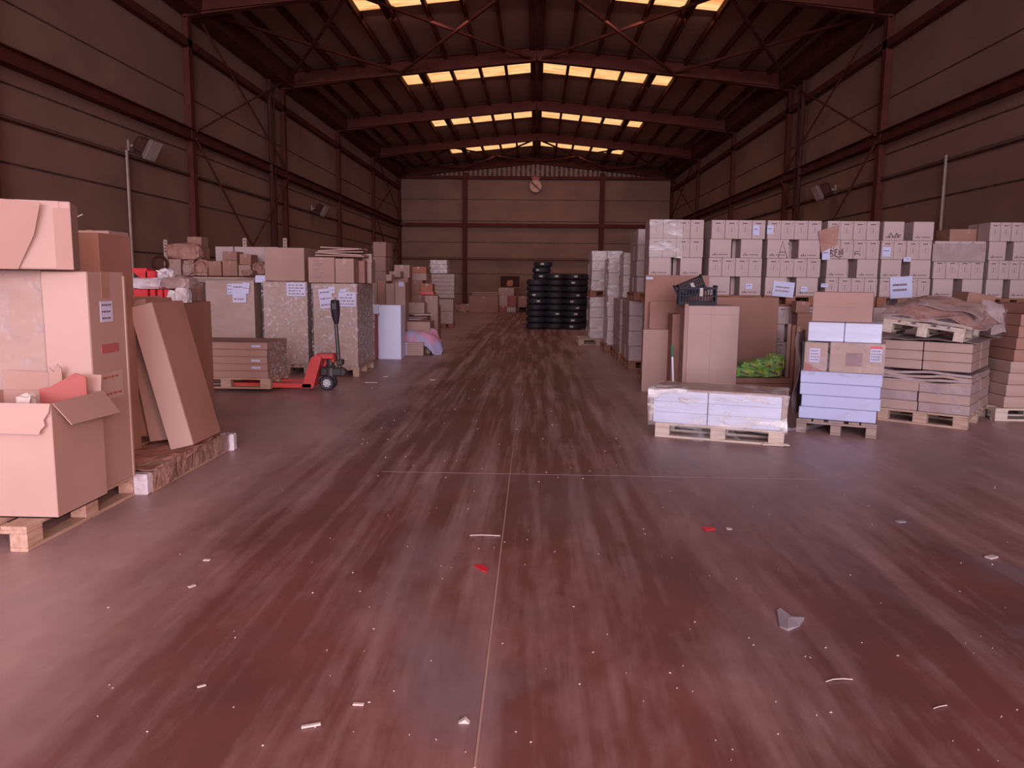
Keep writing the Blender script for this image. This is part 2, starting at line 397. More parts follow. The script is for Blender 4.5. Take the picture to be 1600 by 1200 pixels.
# ------------------------------------------------------------------ wall fittings
def floodlight(p, s_, label):
    t = thing('floodlight', label, 'lamp', p, 0 if s_ > 0 else math.pi)
    part('wall_bracket', G().bx(-.26, -.10, -.03, .03, -.02, .02).bx(-.28, -.24, -.08, .08, -.1, .1), 'galv', t)
    g = G().bev(-.12, .12, -.16, .16, -.14, .14, .04).xf(Matrix.Rotation(R(28), 4, 'Y'))
    part('housing', g, 'steel_dark', t)
    g = G().hexa([(.12, -.17, -.15), (.12, .17, -.15), (.20, .22, -.20), (.20, -.22, -.20), (.12, -.17, .15), (.12, .17, .15), (.20, .22, .20), (.20, -.22, .20)])
    part('reflector', g.xf(Matrix.Rotation(R(28), 4, 'Y')), 'galv', t)
    part('lamp_glass', G().bx(.195, .205, -.2, .2, -.18, .18).xf(Matrix.Rotation(R(28), 4, 'Y')), 'skin_glass', t)
def wall_at(u, v, x): r = ray(u, v); return Vector((0, 0, HC)) + r * (x / r[0])
floodlight(wall_at(225, 228, XL + .32), 1, 'floodlight with pale reflector on left wall above vertical drop pipe')
floodlight(wall_at(1287, 296, XR - .32), -1, 'floodlight with pale reflector on right wall above white carton stacks')
floodlight(wall_at(500, 326, XL + .32), 1, 'small dim floodlight on left wall between far columns')
p = at(837, 291, YF - .45); e = thing('club_emblem', 'round pale club crest with crown and diagonal band on far wall', 'emblem', p)
g = G().lathe([(.001, -.03), (.33, -.03), (.33, .03), (.001, .03)], 36, 'y', closed=False); part('disc', g, 'emblem', e)
g = G().lathe([(.27, -.045), (.33, -.045), (.33, -.02), (.27, -.02)], 36, 'y'); part('rim', g, 'wood', e)
g = G().bar((-.22, -.045, .20), (.24, -.045, -.22), .03, .085, (0, 0, 1)); part('diagonal_band', g, 'ink', e)
g = G()
for k in range(3): g.tube([(-.12 + .08 * k, -.05, -.08), (-.08 + .09 * k, -.05, .10)], .02, 5)
part('monogram', g, 'wood_dark', e)
g = G().prism([(-.16, .30), (.16, .30), (.26, .52), (.14, .46), (.08, .58), (0, .48), (-.08, .58), (-.14, .46), (-.26, .52)], -.04, .0)
part('crown', g, 'redcard', e)
solo('hanging_cable', G().tube([(p.x, p.y, p.z + .55), (p.x, p.y, p.z + 1.0)], .012, 5), 'galv', 'thin cable holding the round crest on far wall', 'cable')

# ------------------------------------------------------------------ generic goods
CACHE = {}
def box_mesh(w_, d, h, m, b=.006):
    k = (round(w_, 3), round(d, 3), round(h, 3), m, b)
    if k not in CACHE: CACHE[k] = G().bev(-w_ / 2, w_ / 2, -d / 2, d / 2, 0, h, b).mesh('carton_body', m)
    return CACHE[k]
def sticker(parent, face, u, z, wd, ht, W, D, m='paper', lines=3, name='paper_label', tilt=0, lm='ink_pale', off=.0):
    """flat label on a face of a box: face 'f' (towards -y) or 'r' (+x)"""
    e_ = .0025 + off
    g = G().bx(-wd / 2, wd / 2, -.0015, .0015, -ht / 2, ht / 2)
    mt = Matrix.Rotation(tilt, 4, 'Y')
    if face == 'f': T = Matrix.Translation((u, -D / 2 - e_, z)) @ mt
    elif face == 'r': T = Matrix.Translation((W / 2 + e_, u, z)) @ Matrix.Rotation(R(90), 4, 'Z') @ mt
    else: T = Matrix.Translation((-W / 2 - e_, u, z)) @ Matrix.Rotation(R(-90), 4, 'Z') @ mt
    o = part(name, g.xf(T), m, parent)
    if lines:
        g = G()
        for k in range(lines):
            zc = ht * (.32 - .64 * k / max(1, lines - 1)) if lines > 1 else 0
            x0 = -wd * .40
            while x0 < wd * .30:
                l = wd * random.uniform(.08, .22); g.bx(x0, min(x0 + l, wd * .42), -.003, -.0012, zc - ht * .04, zc + ht * .04); x0 += l + wd * .05
        part('printed_lines', g.xf(T), lm, o)
    return o
def carton(label, w_, d, h, loc, rz=0, m='card', tape=True, rot=None, group=None, name='carton', seam=False, cat='box'):
    o = link(name, box_mesh(w_, d, h, m)); o.location = loc; o.rotation_euler = rot or (0, 0, rz); tag(o, label, cat, group)
    if tape:
        g = G().bx(-.025, .025, -d / 2 - .0015, d / 2 + .0015, h, h + .0015).bx(-.025, .025, -d / 2 - .0018, -d / 2, h - min(.09, h * .3), h)
        part('tape', g, 'tape', o)
    if seam:
        part('seam', G().bx(-w_ / 2 + .004, w_ / 2 - .004, -d / 2 - .001, -d / 2 + .001, h * .5 - .002, h * .5 + .002), 'ink_pale', o)
    return o
def front(u0, u1, v0, v1, y, dpt, label, m='card', **k):
    """a carton whose front face fills u0..u1, v0..v1 (photo pixels) at distance y"""
    a = at((u0 + u1) / 2, v1, y); b = at((u0 + u1) / 2, v0, y); l = at(u0, v1, y); r = at(u1, v1, y)
    z0 = k.pop('z0', max(a.z, 0)); 
    return carton(label, r.x - l.x, dpt, b.z - z0, (a.x, y + dpt / 2, z0), m=m, **k)
_PAL = {}
def pallet(label, loc, rz=0, L=1.2, W=.8, m='wood', rot=None, group=None):
    key = (L, W, m)
    if key in _PAL:
        t = copy_tree(_PAL[key]); t.location = loc; t.rotation_euler = rot or (0, 0, rz)
        tag(t, label, 'pallet', group); return t
    t = thing('pallet', label, 'pallet', loc, rz, group, rot); _PAL[key] = t
    by = [-W / 2 + W * q for q in (.0625, .28, .5, .72, .9375)]; bw = [.145, .1, .145, .1, .145]
    for y, b in zip(by, bw):
        y = max(-W / 2 + b / 2, min(W / 2 - b / 2, y)); part('deck_board', G().bev(-L / 2, L / 2, y - b / 2, y + b / 2, .122, .144, .003), m, t)
    for x in (-L / 2 + .07, 0, L / 2 - .07):
        part('stringer_board', G().bev(x - .07, x + .07, -W / 2, W / 2, .1, .122, .003), m, t)
        for y in (-W / 2 + .05, 0, W / 2 - .05):
            part('block', G().bev(x - .07, x + .07, y - .05, y + .05, .022, .1, .004), m, t)
    for y in (-W / 2 + .05, 0, W / 2 - .05): part('bottom_board', G().bev(-L / 2, L / 2, y - .05, y + .05, 0, .022, .003), m, t)
    return t
def crumple(nx, ny, fn, amp=.03, sc=4, seed=0, thick=.004):
    """a closed crumpled sheet: fn(s,t) gives the surface, noise displaces it"""
    g = G(); vs = []
    for q in (0, 1):
        for i in range(nx + 1):
            for j in range(ny + 1):
                p = Vector(fn(i / nx, j / ny)); n_ = noise.noise_vector(p * sc + Vector((seed, seed * 1.7, 0))) * amp
                vs.append(p + n_ + Vector((0, 0, -thick * q)))
    K = (nx + 1) * (ny + 1); fs = []
    for i in range(nx):
        for j in range(ny):
            a = i * (ny + 1) + j; b = a + ny + 1
            fs.append((a, b, b + 1, a + 1)); fs.append((K + a, K + a + 1, K + b + 1, K + b))
    for i in range(nx):
        for j, fl_ in ((0, 0), (ny, 1)):
            a = i * (ny + 1) + j; b = a + ny + 1; fs.append((a, K + a, K + b, b))
    for j in range(ny):
        for i in (0, nx):
            a = i * (ny + 1) + j; fs.append((a, a + 1, K + a + 1, K + a))
    return g.add(vs, fs)
def blob(sx, sy, sz, amp=.25, sc=3, seed=0, sub=3, sq=.6):
    """a soft, lumpy bag: flattened at its base"""
    bm = bmesh.new(); bmesh.ops.create_icosphere(bm, subdivisions=sub, radius=1)
    vs = []
    for v in bm.verts:
        p = v.co.copy()
        p = Vector([math.copysign(abs(c) ** sq, c) for c in p])
        n_ = noise.noise(p * sc + Vector((seed * 3.1, seed, 0))) + .5 * noise.noise(p * sc * 2.3 + Vector((0, seed, 5)))
        p = p * (1 + amp * n_); p.z = max(p.z, -.85)
        vs.append(Vector((p.x * sx / 2, p.y * sy / 2, (p.z + .85) * sz / 1.85)))
    g = G().add(vs, [tuple(v.index for v in f.verts) for f in bm.faces]); bm.free(); return g

# ------------------------------------------------------------------ white wine carton loads, right
def wprint(kind, W, D, H):
    """print of a carton front at y=-D/2"""
    y0, y1 = -D / 2 - .0025, -D / 2 - .0005; k = G()
    if kind == 'n':
        k.bx(-W * .22, W * .18, y0, y1, H * .80, H * .86); k.bx(-W * .40, -W * .37, y0, y1, H * .86, H * .90); k.bx(W * .34, W * .37, y0, y1, H * .80, H * .92)
        k.bx(-.003, .003, y0, y1, H * .36, H * .64)
    else:
        for x, s_ in ((-W * .36, .55), (-W * .27, 1.), (-W * .18, .55)):
            k.prism([(x - W * .035, H * .13), (x + W * .035, H * .13), (x + W * .025, H * (.13 + .07 * s_)), (x, H * (.13 + .16 * s_)), (x - W * .025, H * (.13 + .07 * s_))], y0, y1)
        for j in range(6): k.bx(-W * .08 + j * W * .07, -W * .03 + j * W * .07, y0, y1, H * .15, H * .20)
    return k
_WC = {}
def wine(label, kind, W, D, H, loc, film=False, group='white cartons stacked on pallets'):
    key = (kind, round(W, 3), round(D, 3), round(H, 3), film)
    if key not in _WC:
        k = G(); y0, y1 = -D / 2 - .002, -D / 2 - .0004
        if kind == 'n':
            k.bx(-W * .47, W * .47, y0, y1, H * .715, H * .72); k.bx(-W * .47, -W * .465, y0, y1, H * .02, H * .95); k.bx(-W * .2, -W * .19, y0, y1, H * .3, H * .68); k.bx(W * .2, W * .21, y0, y1, H * .3, H * .68)
        else:
            k.bx(-W * .47, W * .47, y0, y1, H * .97, H * .975)
        _WC[key] = (box_mesh(W, D, H, 'wine_film' if film else 'wine', .005), wprint(kind, W, D, H).mesh('printed_mark', 'ink'), k.mesh('crease', 'ink_pale'))
    b, pr, cr = _WC[key]
    o = link('wine_carton', b); o.location = loc; tag(o, label, 'box', group)
    link('printed_mark', pr, o)['kind'] = 'stuff'; link('crease', cr, o)['kind'] = 'stuff'; return o
YS = 11.4
def load(nm, u0, u1, layers, zb, hl, D=.3, rows=1, skip=(), film=(), y=YS, dx=0):
    """one pallet load of white cartons. layers from the bottom: 'n' four narrow faces, 'w' two wide faces with a gap"""
    xa, xb = at(u0, 450, y).x, at(u1, 450, y).x; W = xb - xa; outs = []
    rn = ['bottom', 'second', 'third', 'top'] if len(layers) == 4 else ['bottom', 'middle', 'top']
    pn = {1: 'single'}
    for li, k in enumerate(layers):
        z = zb + li * hl; j = random.uniform(-.012, .012)
        spots = [(xa + W * (i + .5) / 4, W / 4 - .003) for i in range(4)] if k == 'n' else [(xa + W * .21, W * .40), (xa + W * .79, W * .40)]
        for i, (x, wd) in enumerate(spots):
            if (li, i) in skip: continue
            pos = (['leftmost', 'second', 'third', 'rightmost'] if k == 'n' else ['left', 'right'])[i]
            f_ = li in film
            lb = f'white carton, {pos} in the {rn[li]} row of the {nm}'
            outs.append(wine(lb, k, wd, D, hl - .003, (x + j, y + D / 2 + random.uniform(-.008, .008), z), f_))
    # inner core of the load, behind the front row
    for r_ in range(rows):
        for li in range(len(layers)):
            n_ = 2
            for i in range(n_):
                o = link('wine_carton', box_mesh(W * .47, .3, hl - .003, 'wine', .005))
                o.location = (xa + W * (.25 + .5 * i), y + D + .16 + r_ * .31, zb + li * hl)
                tag(o, f'plain carton behind the {["left", "right"][i]} front of {rn[li]} row, {nm}' if r_ == 0 else
                    f'rearmost carton, {["left", "right"][i]} side, {rn[li]} row, {nm}', 'box', 'white cartons stacked on pallets')
    return (xa + xb) / 2, W
LO = [('upper load at aisle end', 1013, 1097, 'wnnw', 'wwww'),
      ('second upper load from aisle', 1107, 1190, 'wnwn', 'wnwn'),
      ('upper load over white sheet', 1195, 1279, 'wnwn', 'wnwn'),
      ('fourth upper load from aisle', 1288, 1369, 'nwnn', 'wnwn'),
      ('fifth upper load from aisle', 1373, 1452, 'nwnw', 'wnwn'),
      ('sixth upper load from aisle', 1456, 1535, 'wnn', 'wnwn'),
      ('rightmost upper load by wall', 1540, 1606, 'wnwn', 'wnwn')]
for i, (nm, a, b, up_, dn) in enumerate(LO):
    if i == 0: up_ = 'nwnn'
    cx, W = load(nm, a, b, up_, 1.335, .268, rows=1, film=(), skip=())
    pallet(f'orange brown pallet under the {nm}', (cx, YS + .40, 1.19), 0, W + .02, .78, 'wood_dark', group='pallets between stacked loads')
    ln = nm.replace('upper', 'lower')
    load(ln, a, b, dn, .145, .26, rows=1)
    pallet(f'floor pallet under the {ln}', (cx, YS + .40, 0), 0, W + .02, .78, 'wood_dark', group='floor pallets under stacked loads')
l_, r_ = at(1012, 450, YS).x, at(1062, 450, YS).x
solo('stretch_film', crumple(14, 14, lambda s, q: (l_ + (r_ - l_) * s, YS - .035 - .015 * math.sin(q * 7), 1.86 + .545 * q), .02, 4, 81, .002), 'filmglare', 'glossy film stretched over left half of aisle end carton stack', 'plastic film')
# cartons that break the pattern on the fourth to sixth loads
front(1483, 1540, 358, 381, YS + .35, .4, 'plain brown carton lying behind top right white cartons', 'card_dark')
front(1456, 1539, 381, 409, YS - .02, .01, 'brown wrapping sheet over the sixth upper load', 'greyfilm', tape=False, name='wrapping_sheet', cat='sheet')
g = G().add([at(1279, 361, YS - .03), at(1312, 350, YS - .03), at(1308, 382, YS - .03), at(1283, 395, YS - .03),
             at(1279, 361, YS - .02), at(1312, 350, YS - .02), at(1308, 382, YS - .02), at(1283, 395, YS - .02)],
            [(0, 1, 2, 3), (7, 6, 5, 4), (0, 4, 5, 1), (1, 5, 6, 2), (2, 6, 7, 3), (3, 7, 4, 0)])
solo('wrapping_sheet', g, 'brownpaper', 'orange brown paper flap at top left of fourth upper load', 'sheet')
def wsheet(u0, u1, v0, v1, label, tilt=0, lines=2, y=YS - .02, lm='ink_pale'):
    p = at((u0 + u1) / 2, (v0 + v1) / 2, y); l = at(u0, v0, y); r = at(u1, v1, y)
    t = link('paper_sheet', G().bx(-(r.x - l.x) / 2, (r.x - l.x) / 2, -.002, .002, -(l.z - r.z) / 2, (l.z - r.z) / 2).mesh('paper_sheet', 'paper'))
    t.location = p; t.rotation_euler = (0, tilt, 0); tag(t, label, 'paper')
    W, H = r.x - l.x, l.z - r.z; g = G()
    for k in range(lines):
        zc = H * (.12 - .24 * k); x0 = -W * .38
        while x0 < W * .25:
            q = W * random.uniform(.04, .08); g.bx(x0, x0 + q, -.004, -.0015, zc - H * .05, zc + H * .05); x0 += q + W * .018
    part('printed_lines', g, lm, t); return t
wsheet(1208, 1240, 440, 464, 'white notice sheet taped low on upper load beside brown board', R(5))
wsheet(1392, 1424, 432, 466, 'white notice sheet with two dark lines beside crumpled brown wrapping', R(-4), lm='ink')
wsheet(1177, 1186, 352, 368, 'small white label, top row, right end of second upper load', lines=1)
wsheet(1199, 1208, 352, 366, 'small white label, top row, left end of load over white sheet', lines=1)
wsheet(1285, 1296, 388, 406, 'white label at left edge, second row of fourth upper load', R(-2), lines=1)
wsheet(1379, 1391, 386, 401, 'white label in second row, left end of fifth upper load', lines=1)
wsheet(1165, 1175, 443, 452, 'barcode label low on right of second upper load', lines=1, lm='ink')
wsheet(1251, 1261, 448, 456, 'barcode label low beside white notice sheet', lines=1, lm='ink')
wsheet(1412, 1423, 402, 409, 'barcode label at middle of fifth upper load', lines=1, lm='ink')
wsheet(1283, 1294, 443, 449, 'barcode label low on fourth upper load above brown carton', lines=1, lm='ink')
def scrawl(strokes, label, y=YS - .012):
    g = G()
    for s_ in strokes:
        g.tube([at(u, v, y) for u, v in s_], .005, 5)
    solo('handwritten_mark', g, 'ink', label, 'writing')
scrawl([[(1216, 403), (1223, 377), (1230, 403)], [(1219, 394), (1228, 394)], [(1231, 380), (1236, 384), (1240, 378)], [(1242, 384), (1237, 397)]],
       'large handwritten letters across third row above white notice sheet')
scrawl([[(1298, 390), (1298, 398)], [(1298, 390), (1302, 393), (1298, 394), (1302, 398)], [(1305, 390), (1305, 398)], [(1305, 390), (1309, 390)], [(1305, 394), (1308, 394)],
        [(1311, 398), (1311, 391), (1315, 398), (1315, 390)], [(1317, 388), (1317, 398)], [(1298, 401), (1304, 399), (1310, 402), (1317, 400)]],
       'black handwriting in two lines, second row of fourth upper load')
scrawl([[(1336, 399), (1336, 393), (1343, 393)], [(1336, 396), (1343, 397), (1344, 399)]], 'short black handwritten mark right of centre, fourth upper load')
scrawl([[(1389, 371), (1392, 364), (1396, 371)], [(1398, 372), (1401, 364), (1404, 371)], [(1404, 371), (1408, 367), (1402, 367)]], 'black handwriting on left carton, top row, fifth upper load')
scrawl([[(1417, 372), (1418, 364), (1424, 366), (1420, 369), (1425, 372)]], 'black handwritten letter on right carton, top row, fifth upper load')

# loads along the aisle behind
def wrapped_load(label, x0, x1, y0, y1, z0, z1, m='wine_film', film='filmglare', nz=4, nx=2, ny=2):
    t = thing('wrapped_load', label, 'wrapped goods', ((x0 + x1) / 2, (y0 + y1) / 2, z0)); W, D, H = x1 - x0, y1 - y0, z1 - z0
    for k in range(nz):
        for i in range(nx):
            for j in range(ny):
                g = G().bev(-W / 2 + W * i / nx + .004, -W / 2 + W * (i + 1) / nx - .004, -D / 2 + D * j / ny + .004, -D / 2 + D * (j + 1) / ny - .004, H * k / nz, H * (k + 1) / nz - .006, .006)
                part('carton', g.xf(Matrix.Translation((random.uniform(-.008, .008), random.uniform(-.008, .008), 0))), m, t)
    # the film bulges between the layers
    g = G(); n = 10; vs = []; fs = []
    for a in range(n + 1):
        z = H * a / n; q = .012 + .012 * random.random()
        cs = [(-W / 2 - q, -D / 2 - q), (0, -D / 2 - q * 1.3), (W / 2 + q, -D / 2 - q), (W / 2 + q, D / 2 + q), (-W / 2 - q, D / 2 + q), (-W / 2 - q * 1.4, 0)]
        vs += [(x, y, z) for x, y in cs]
    for a in range(n):
        for b in range(6): fs.append((a * 6 + b, a * 6 + (b + 1) % 6, a * 6 + 6 + (b + 1) % 6, a * 6 + 6 + b))
    fs.append(tuple(n * 6 + b for b in range(6)))
    part('stretch_wrap', g.add(vs, fs), film, t); return t
def pal2(label, x0, x1, y0, y1, z, m='wood_dark'):
    return pallet(label, ((x0 + x1) / 2, (y0 + y1) / 2, z), 0, x1 - x0, y1 - y0, m)
wrapped_load('tall upper load of white cartons right behind the aisle end stack', 1.70, 2.45, 13.3, 14.3, 1.34, 2.40, 'wine', 'filmt')
pal2('pallet high between loads right behind the aisle end stack', 1.66, 2.45, 13.3, 14.3, 1.195)
wrapped_load('grey lower load behind leaning cardboard sheets', 1.62, 2.45, 13.5, 14.6, .145, 1.19, 'wine', 'filmt')
pal2('floor pallet behind leaning cardboard sheets at aisle', 1.62, 2.45, 13.5, 14.6, 0)
wrapped_load('narrow upper wrapped load, second behind aisle end stack', 1.70, 2.4, 15.3, 16.2, 1.2, 2.08)
wrapped_load('lower load of brown grey cartons, second along the aisle', 1.62, 2.4, 15.0, 16.3, .145, 1.19, 'card_film', 'filmt')
pal2('floor pallet, second along the right side of aisle', 1.60, 2.4, 15.0, 16.3, 0)
wrapped_load('slim glossy wrapped tower, third along the aisle', 1.55, 2.3, 16.9, 17.9, .145, 2.02, nz=6)
pal2('floor pallet under the slim glossy wrapped tower', 1.5, 2.3, 16.9, 17.9, 0)
xa, xb = at(922, 537, 18.9).x, at(968, 537, 18.9).x
wrapped_load('glossy film wrapped upper load farthest along the aisle', xa, xb, 18.9, 19.9, 1.30, 2.25, 'wine_film', 'filmglare')
pal2('dark pallet between the two farthest wrapped loads', xa - .03, xb, 18.9, 19.9, 1.155)
wrapped_load('film wrapped lower load farthest along the aisle', xa - .02, xb - .05, 18.9, 19.9, .145, 1.15, 'wine_film', 'filmglare')
pal2('floor pallet sticking out from the farthest wrapped loads', at(903, 540, 18.7).x, xb - .05, 18.6, 19.8, 0, 'wood')

# ------------------------------------------------------------------ tyres
def tyre_proto():
    g = G(); r, wd, n = .30, .195, 32
    g.lathe([(.19, .012), (.235, 0), (.28, .02), (r, .045), (r, wd - .045), (.28, wd - .02), (.235, wd), (.19, wd - .012), (.205, wd / 2)], n)
    o = link('tyre', g.mesh('tyre', 'tyre', True))
    g = G()
    for i in range(36):
        a = 2 * math.pi * i / 36; s_ = G().bx(r - .004, r + .007, -.016, .016, .05, wd - .05); s_.xf(Matrix.Rotation(a, 4, 'Z')); g.add(s_.v, s_.f)
    t = part('tread', g, 'tyre', o); return o
tp = tyre_proto()
first = True
tst = [(837, 25.0, 8, 'front left', 0), (867, 24.95, 9, 'front middle', 0), (896, 24.9, 9, 'front right', 0),
       (846, 25.62, 11, 'tall rear left', 1), (879, 25.6, 9, 'rear middle', 1), (905, 25.6, 9, 'rear right', 1)]
for u, y, n, nm, bk in tst:
    x = at(u, 500, y).x
    for k in range(n):
        o = tp if first else copy_tree(tp); first = False
        j = .03 if (k > 7 and bk) else .012
        o.location = (x + random.uniform(-j, j), y + random.uniform(-j, j), .197 * k); o.rotation_euler = (0, 0, random.uniform(-.6, .6))
        tag(o, f'black tyre, {ORD[k]} from the floor in the {nm} stack', 'tyre', 'stacked tyres beside the aisle')
        if not bk and random.random() < (.25 if nm == 'front left' else .3 if nm == 'front middle' else .85) or (bk and nm.startswith('tall') and k > 7):
            s_ = G().bx(.308, .312, -.055, .055, .07, .125).xf(Matrix.Rotation(-math.pi / 2 + random.uniform(-.45, .45) - o.rotation_euler.z, 4, 'Z'))
            part('paper_label', s_, 'debris', o)

# ------------------------------------------------------------------ far end clutter
front(733, 778, 463, 488, 37.3, .9, 'large low brown carton by the far wall', 'card_dark')
for k in range(4):
    p = at(734 + 2 * k, 460 - 2 * k, 37.4)
    solo('flat_board', G().bev(-.62, .66, -.3, .3, 0, .05, .01), 'card' if k % 2 else 'card_dark', f'{ORD[k]} flattened board up on the low brown carton by far wall', 'cardboard',
         (at(756, 460, 37.4).x + .05 * (k % 2), 37.8, at(756, 463, 37.3).z + .052 * k), R(3 * (k - 1)))
p = at(797, 440, 39.5)
t = thing('framed_picture', 'dark framed picture with orange centre leaning up at far wall', 'picture', (p.x, 39.25, at(793, 450, 39.0).z + .045))
part('canvas', G().bx(-.48, .48, -.02, 0, 0, .55), 'steel_dark', t); part('frame', G().bx(-.52, .52, -.03, 0, -.04, 0).bx(-.52, .52, -.03, 0, .55, .59).bx(-.52, -.48, -.03, 0, 0, .55).bx(.48, .52, -.03, 0, 0, .55), 'wood_dark', t)
part('painted_figure', blob(.32, .03, .3, .2, 3, 4, 2).xf(Matrix.Translation((0, -.02, .05))), 'orange', t)
front(779, 803, 450, 462, 39.0, .5, 'pale crate with red stripe under the framed picture', 'card_pale', z0=at(793, 462, 39.0).z + .003)
front(780, 806, 462, 487, 39.0, .6, 'reddish box under pale crate at the far wall', 'redcard', z0=0)
front(778, 793, 462, 478, 38.4, .3, 'pale crumpled pink box before the reddish box', 'card_pale', z0=at(786, 478, 38.4).z + .002)
front(779, 793, 478, 487, 38.4, .4, 'low reddish tray on the floor by far wall', 'redcard', z0=0)
for k in range(5):
    a = at(793.5 + 2.7 * k, 485, 38.3); solo('white_bottle', G().lathe([(.001, 0), (.035, 0), (.035, .19), (.015, .23), (.015, .26), (.001, .26)], 12, closed=False), 'debris',
        f'{ORD[k]} white bottle from the left on floor before far wall', 'bottle', (a.x, 38.3, 0), group='white bottles by the far wall')
front(810, 823, 463, 480, 38.0, .5, 'small brown carton left of the tyre stacks', 'card_dark', z0=.15)
front(811, 822, 480, 487, 38.0, .5, 'low dark box under the small brown carton', 'steel_dark', z0=0, tape=False)
solo('crumpled_bag', blob(.6, .4, .4, .3, 3, 9), 'brownpaper', 'small crumpled dark bag left of low brown carton', 'bag', at(722, 486, 37).to_tuple()[:2] + (0,))
solo('crumpled_bag', blob(.5, .4, .35, .3, 3, 12), 'bag', 'crumpled whitish bag by far column', 'bag', at(728, 487, 38.6).to_tuple()[:2] + (0,))

# ------------------------------------------------------------------ left middle clutter
def ghost(u0, u1, v0, v1, y, d, label, m='card', **k): return front(u0, u1, v0, v1, y, d, label, m, **k)
# wrapped tower
xa, xb = at(681, 508, 24.5).x, at(708, 508, 24.5).x
wrapped_load('lower brown block of the wrapped tower left of aisle', xa, xb, 24.5, 25.1, .145, at(690, 467, 24.5).z, 'card_film', 'filmt', 2, 1, 1)
pal2('small pallet under the wrapped tower left of aisle', xa - .05, xb, 24.5, 25.1, 0)
xa, xb = at(674, 467, 24.5).x, at(710, 467, 24.5).x; za = at(690, 467, 24.5).z
wrapped_load('wide middle block of the wrapped tower with flat layers', xa, xb, 24.5, 25.2, za + .03, at(690, 428, 24.5).z, 'card_film', 'filmt', 6, 1, 1)
wrapped_load('shiny top block of the wrapped tower', at(672, 425, 24.5).x, at(698, 425, 24.5).x, 24.55, 25.0, at(690, 427, 24.5).z, at(690, 406, 24.5).z, 'wine_film', 'film', 3, 1, 1)
# dark wrapped load behind
wrapped_load('dark film wrapped load by left wall columns', at(583, 430, 18.5).x, at(603, 430, 18.5).x, 18.5, 19.3, 0, at(592, 378, 18.5).z, 'card_dark', 'filmt', 7, 1, 2)
# brown upright cartons
for i, (a, b, v) in enumerate(((578, 591, 441), (591, 604, 439), (604, 618, 443))):
    ghost(a, b, v, 560, 16.2 - .15 * i, .35, f'{["leftmost", "middle", "right"][i]} upright narrow brown carton behind white panel', 'card' if i != 1 else 'card_dark', z0=0, tape=False)
o = ghost(618, 634, 441, 556, 15.7, .45, 'upright brown carton with white label behind white panel', 'card', z0=0)
sticker(o, 'f', .02, 1.42, .09, .09, .2, .45)
ghost(608, 626, 424, 437, 17.2, .4, 'small brown carton on top of upright cartons, left', 'card', z0=1.56)
ghost(603, 612, 429, 439, 16.3, .3, 'tiny pale carton on the upright cartons', 'card_pale', z0=at(597, 439, 16.05).z + .002)
ghost(616, 640, 414, 434, 17.6, .4, 'worn brown carton topping the left clutter pile', 'card')
ghost(612, 638, 434, 470, 17.5, .5, 'brown carton supporting the worn top carton', 'card_dark')
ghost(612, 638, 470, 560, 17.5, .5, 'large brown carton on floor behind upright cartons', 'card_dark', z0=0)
ghost(641, 666, 417, 427, 19.0, .45, 'shallow orange brown tray atop pale box', 'orange')
ghost(641, 666, 427, 438, 19.0, .45, 'pale flat box under orange brown tray', 'card_pale')
ghost(638, 660, 438, 461, 18.9, .5, 'square orange brown carton under pale flat box', 'card_dark')
o = ghost(657, 676, 443, 457, 18.8, .4, 'bright orange box with red rim in the clutter pile', 'orange')
part('red_rim', G().bx(-.17, .17, -.205, .205, -.05, .012), 'red', o)
ghost(632, 680, 461, 478, 18.9, .6, 'wide brown carton below the bright orange box', 'card_dark')
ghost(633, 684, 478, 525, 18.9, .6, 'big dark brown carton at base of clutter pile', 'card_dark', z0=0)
ghost(664, 684, 462, 520, 18.3, .3, 'slim upright brown carton right of pale printed carton', 'card', z0=0)
o = ghost(636, 663, 473, 490, 17.6, .4, 'pale carton with reddish print in clutter pile', 'card_pale'); sticker(o, 'f', 0, .18, .25, .05, .4, .4, 'card_pale', 1, lm='red_ink')
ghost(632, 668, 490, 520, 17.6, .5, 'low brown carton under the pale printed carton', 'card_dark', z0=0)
for i in range(5):
    p = at(650 + 3 * i, 500 - 1.6 * i, 16.7)
    solo('magazine', G().bev(-.20, .22, -.14, .14, 0, .02, .003), ['debris', 'ink_pale', 'card', 'steel_dark', 'debris'][i], f'{ORD[i]} magazine from the bottom on heap above pink blanket', 'magazine',
         (p.x - .05, 16.65, .66 + .024 * i), R(12 * i - 20))
# six stacked flat tile boxes, carton with blanket on top
for i in range(6):
    a = gp(628, 555); b = gp(661, 555)
    o = carton(f'flat pale tile box, {ORD[i]} from the floor, under pink blanket', .44, .4, .042, (at(644.5, 555, a.y).x + random.uniform(-.004, .004), a.y + .2, .043 * i), m='card_pale', tape=False, name='tile_box', group='flat tile boxes left of aisle')
    part('end_label', G().bx(-.22, -.10, -.2025, -.2, .004, .038), 'paper', o)
ghost(629, 672, 503, 556, a.y + .45, .7, 'brown carton under the pink and lilac blanket', 'card', z0=0)
def blanket(s, t):
    x = -.42 + .84 * s; y = -.35 + .8 * t
    return (x + .05 * math.sin(t * 5), y, .34 + .16 * math.sin(s * 3.1) + .06 * math.sin(t * 7 + s * 4) - (.25 if t < .15 else 0) * (1 - t / .15) * 1.3 - .22 * max(0, s - .85) / .15)
bp_ = at(654, 533, 15.6)
solo('blanket', crumple(22, 18, blanket, .07, 5, 2, .015), 'pink', 'crumpled pink and lilac blanket heaped on flat tile boxes', 'blanket', (bp_.x, 15.9, -.02), smooth=True)
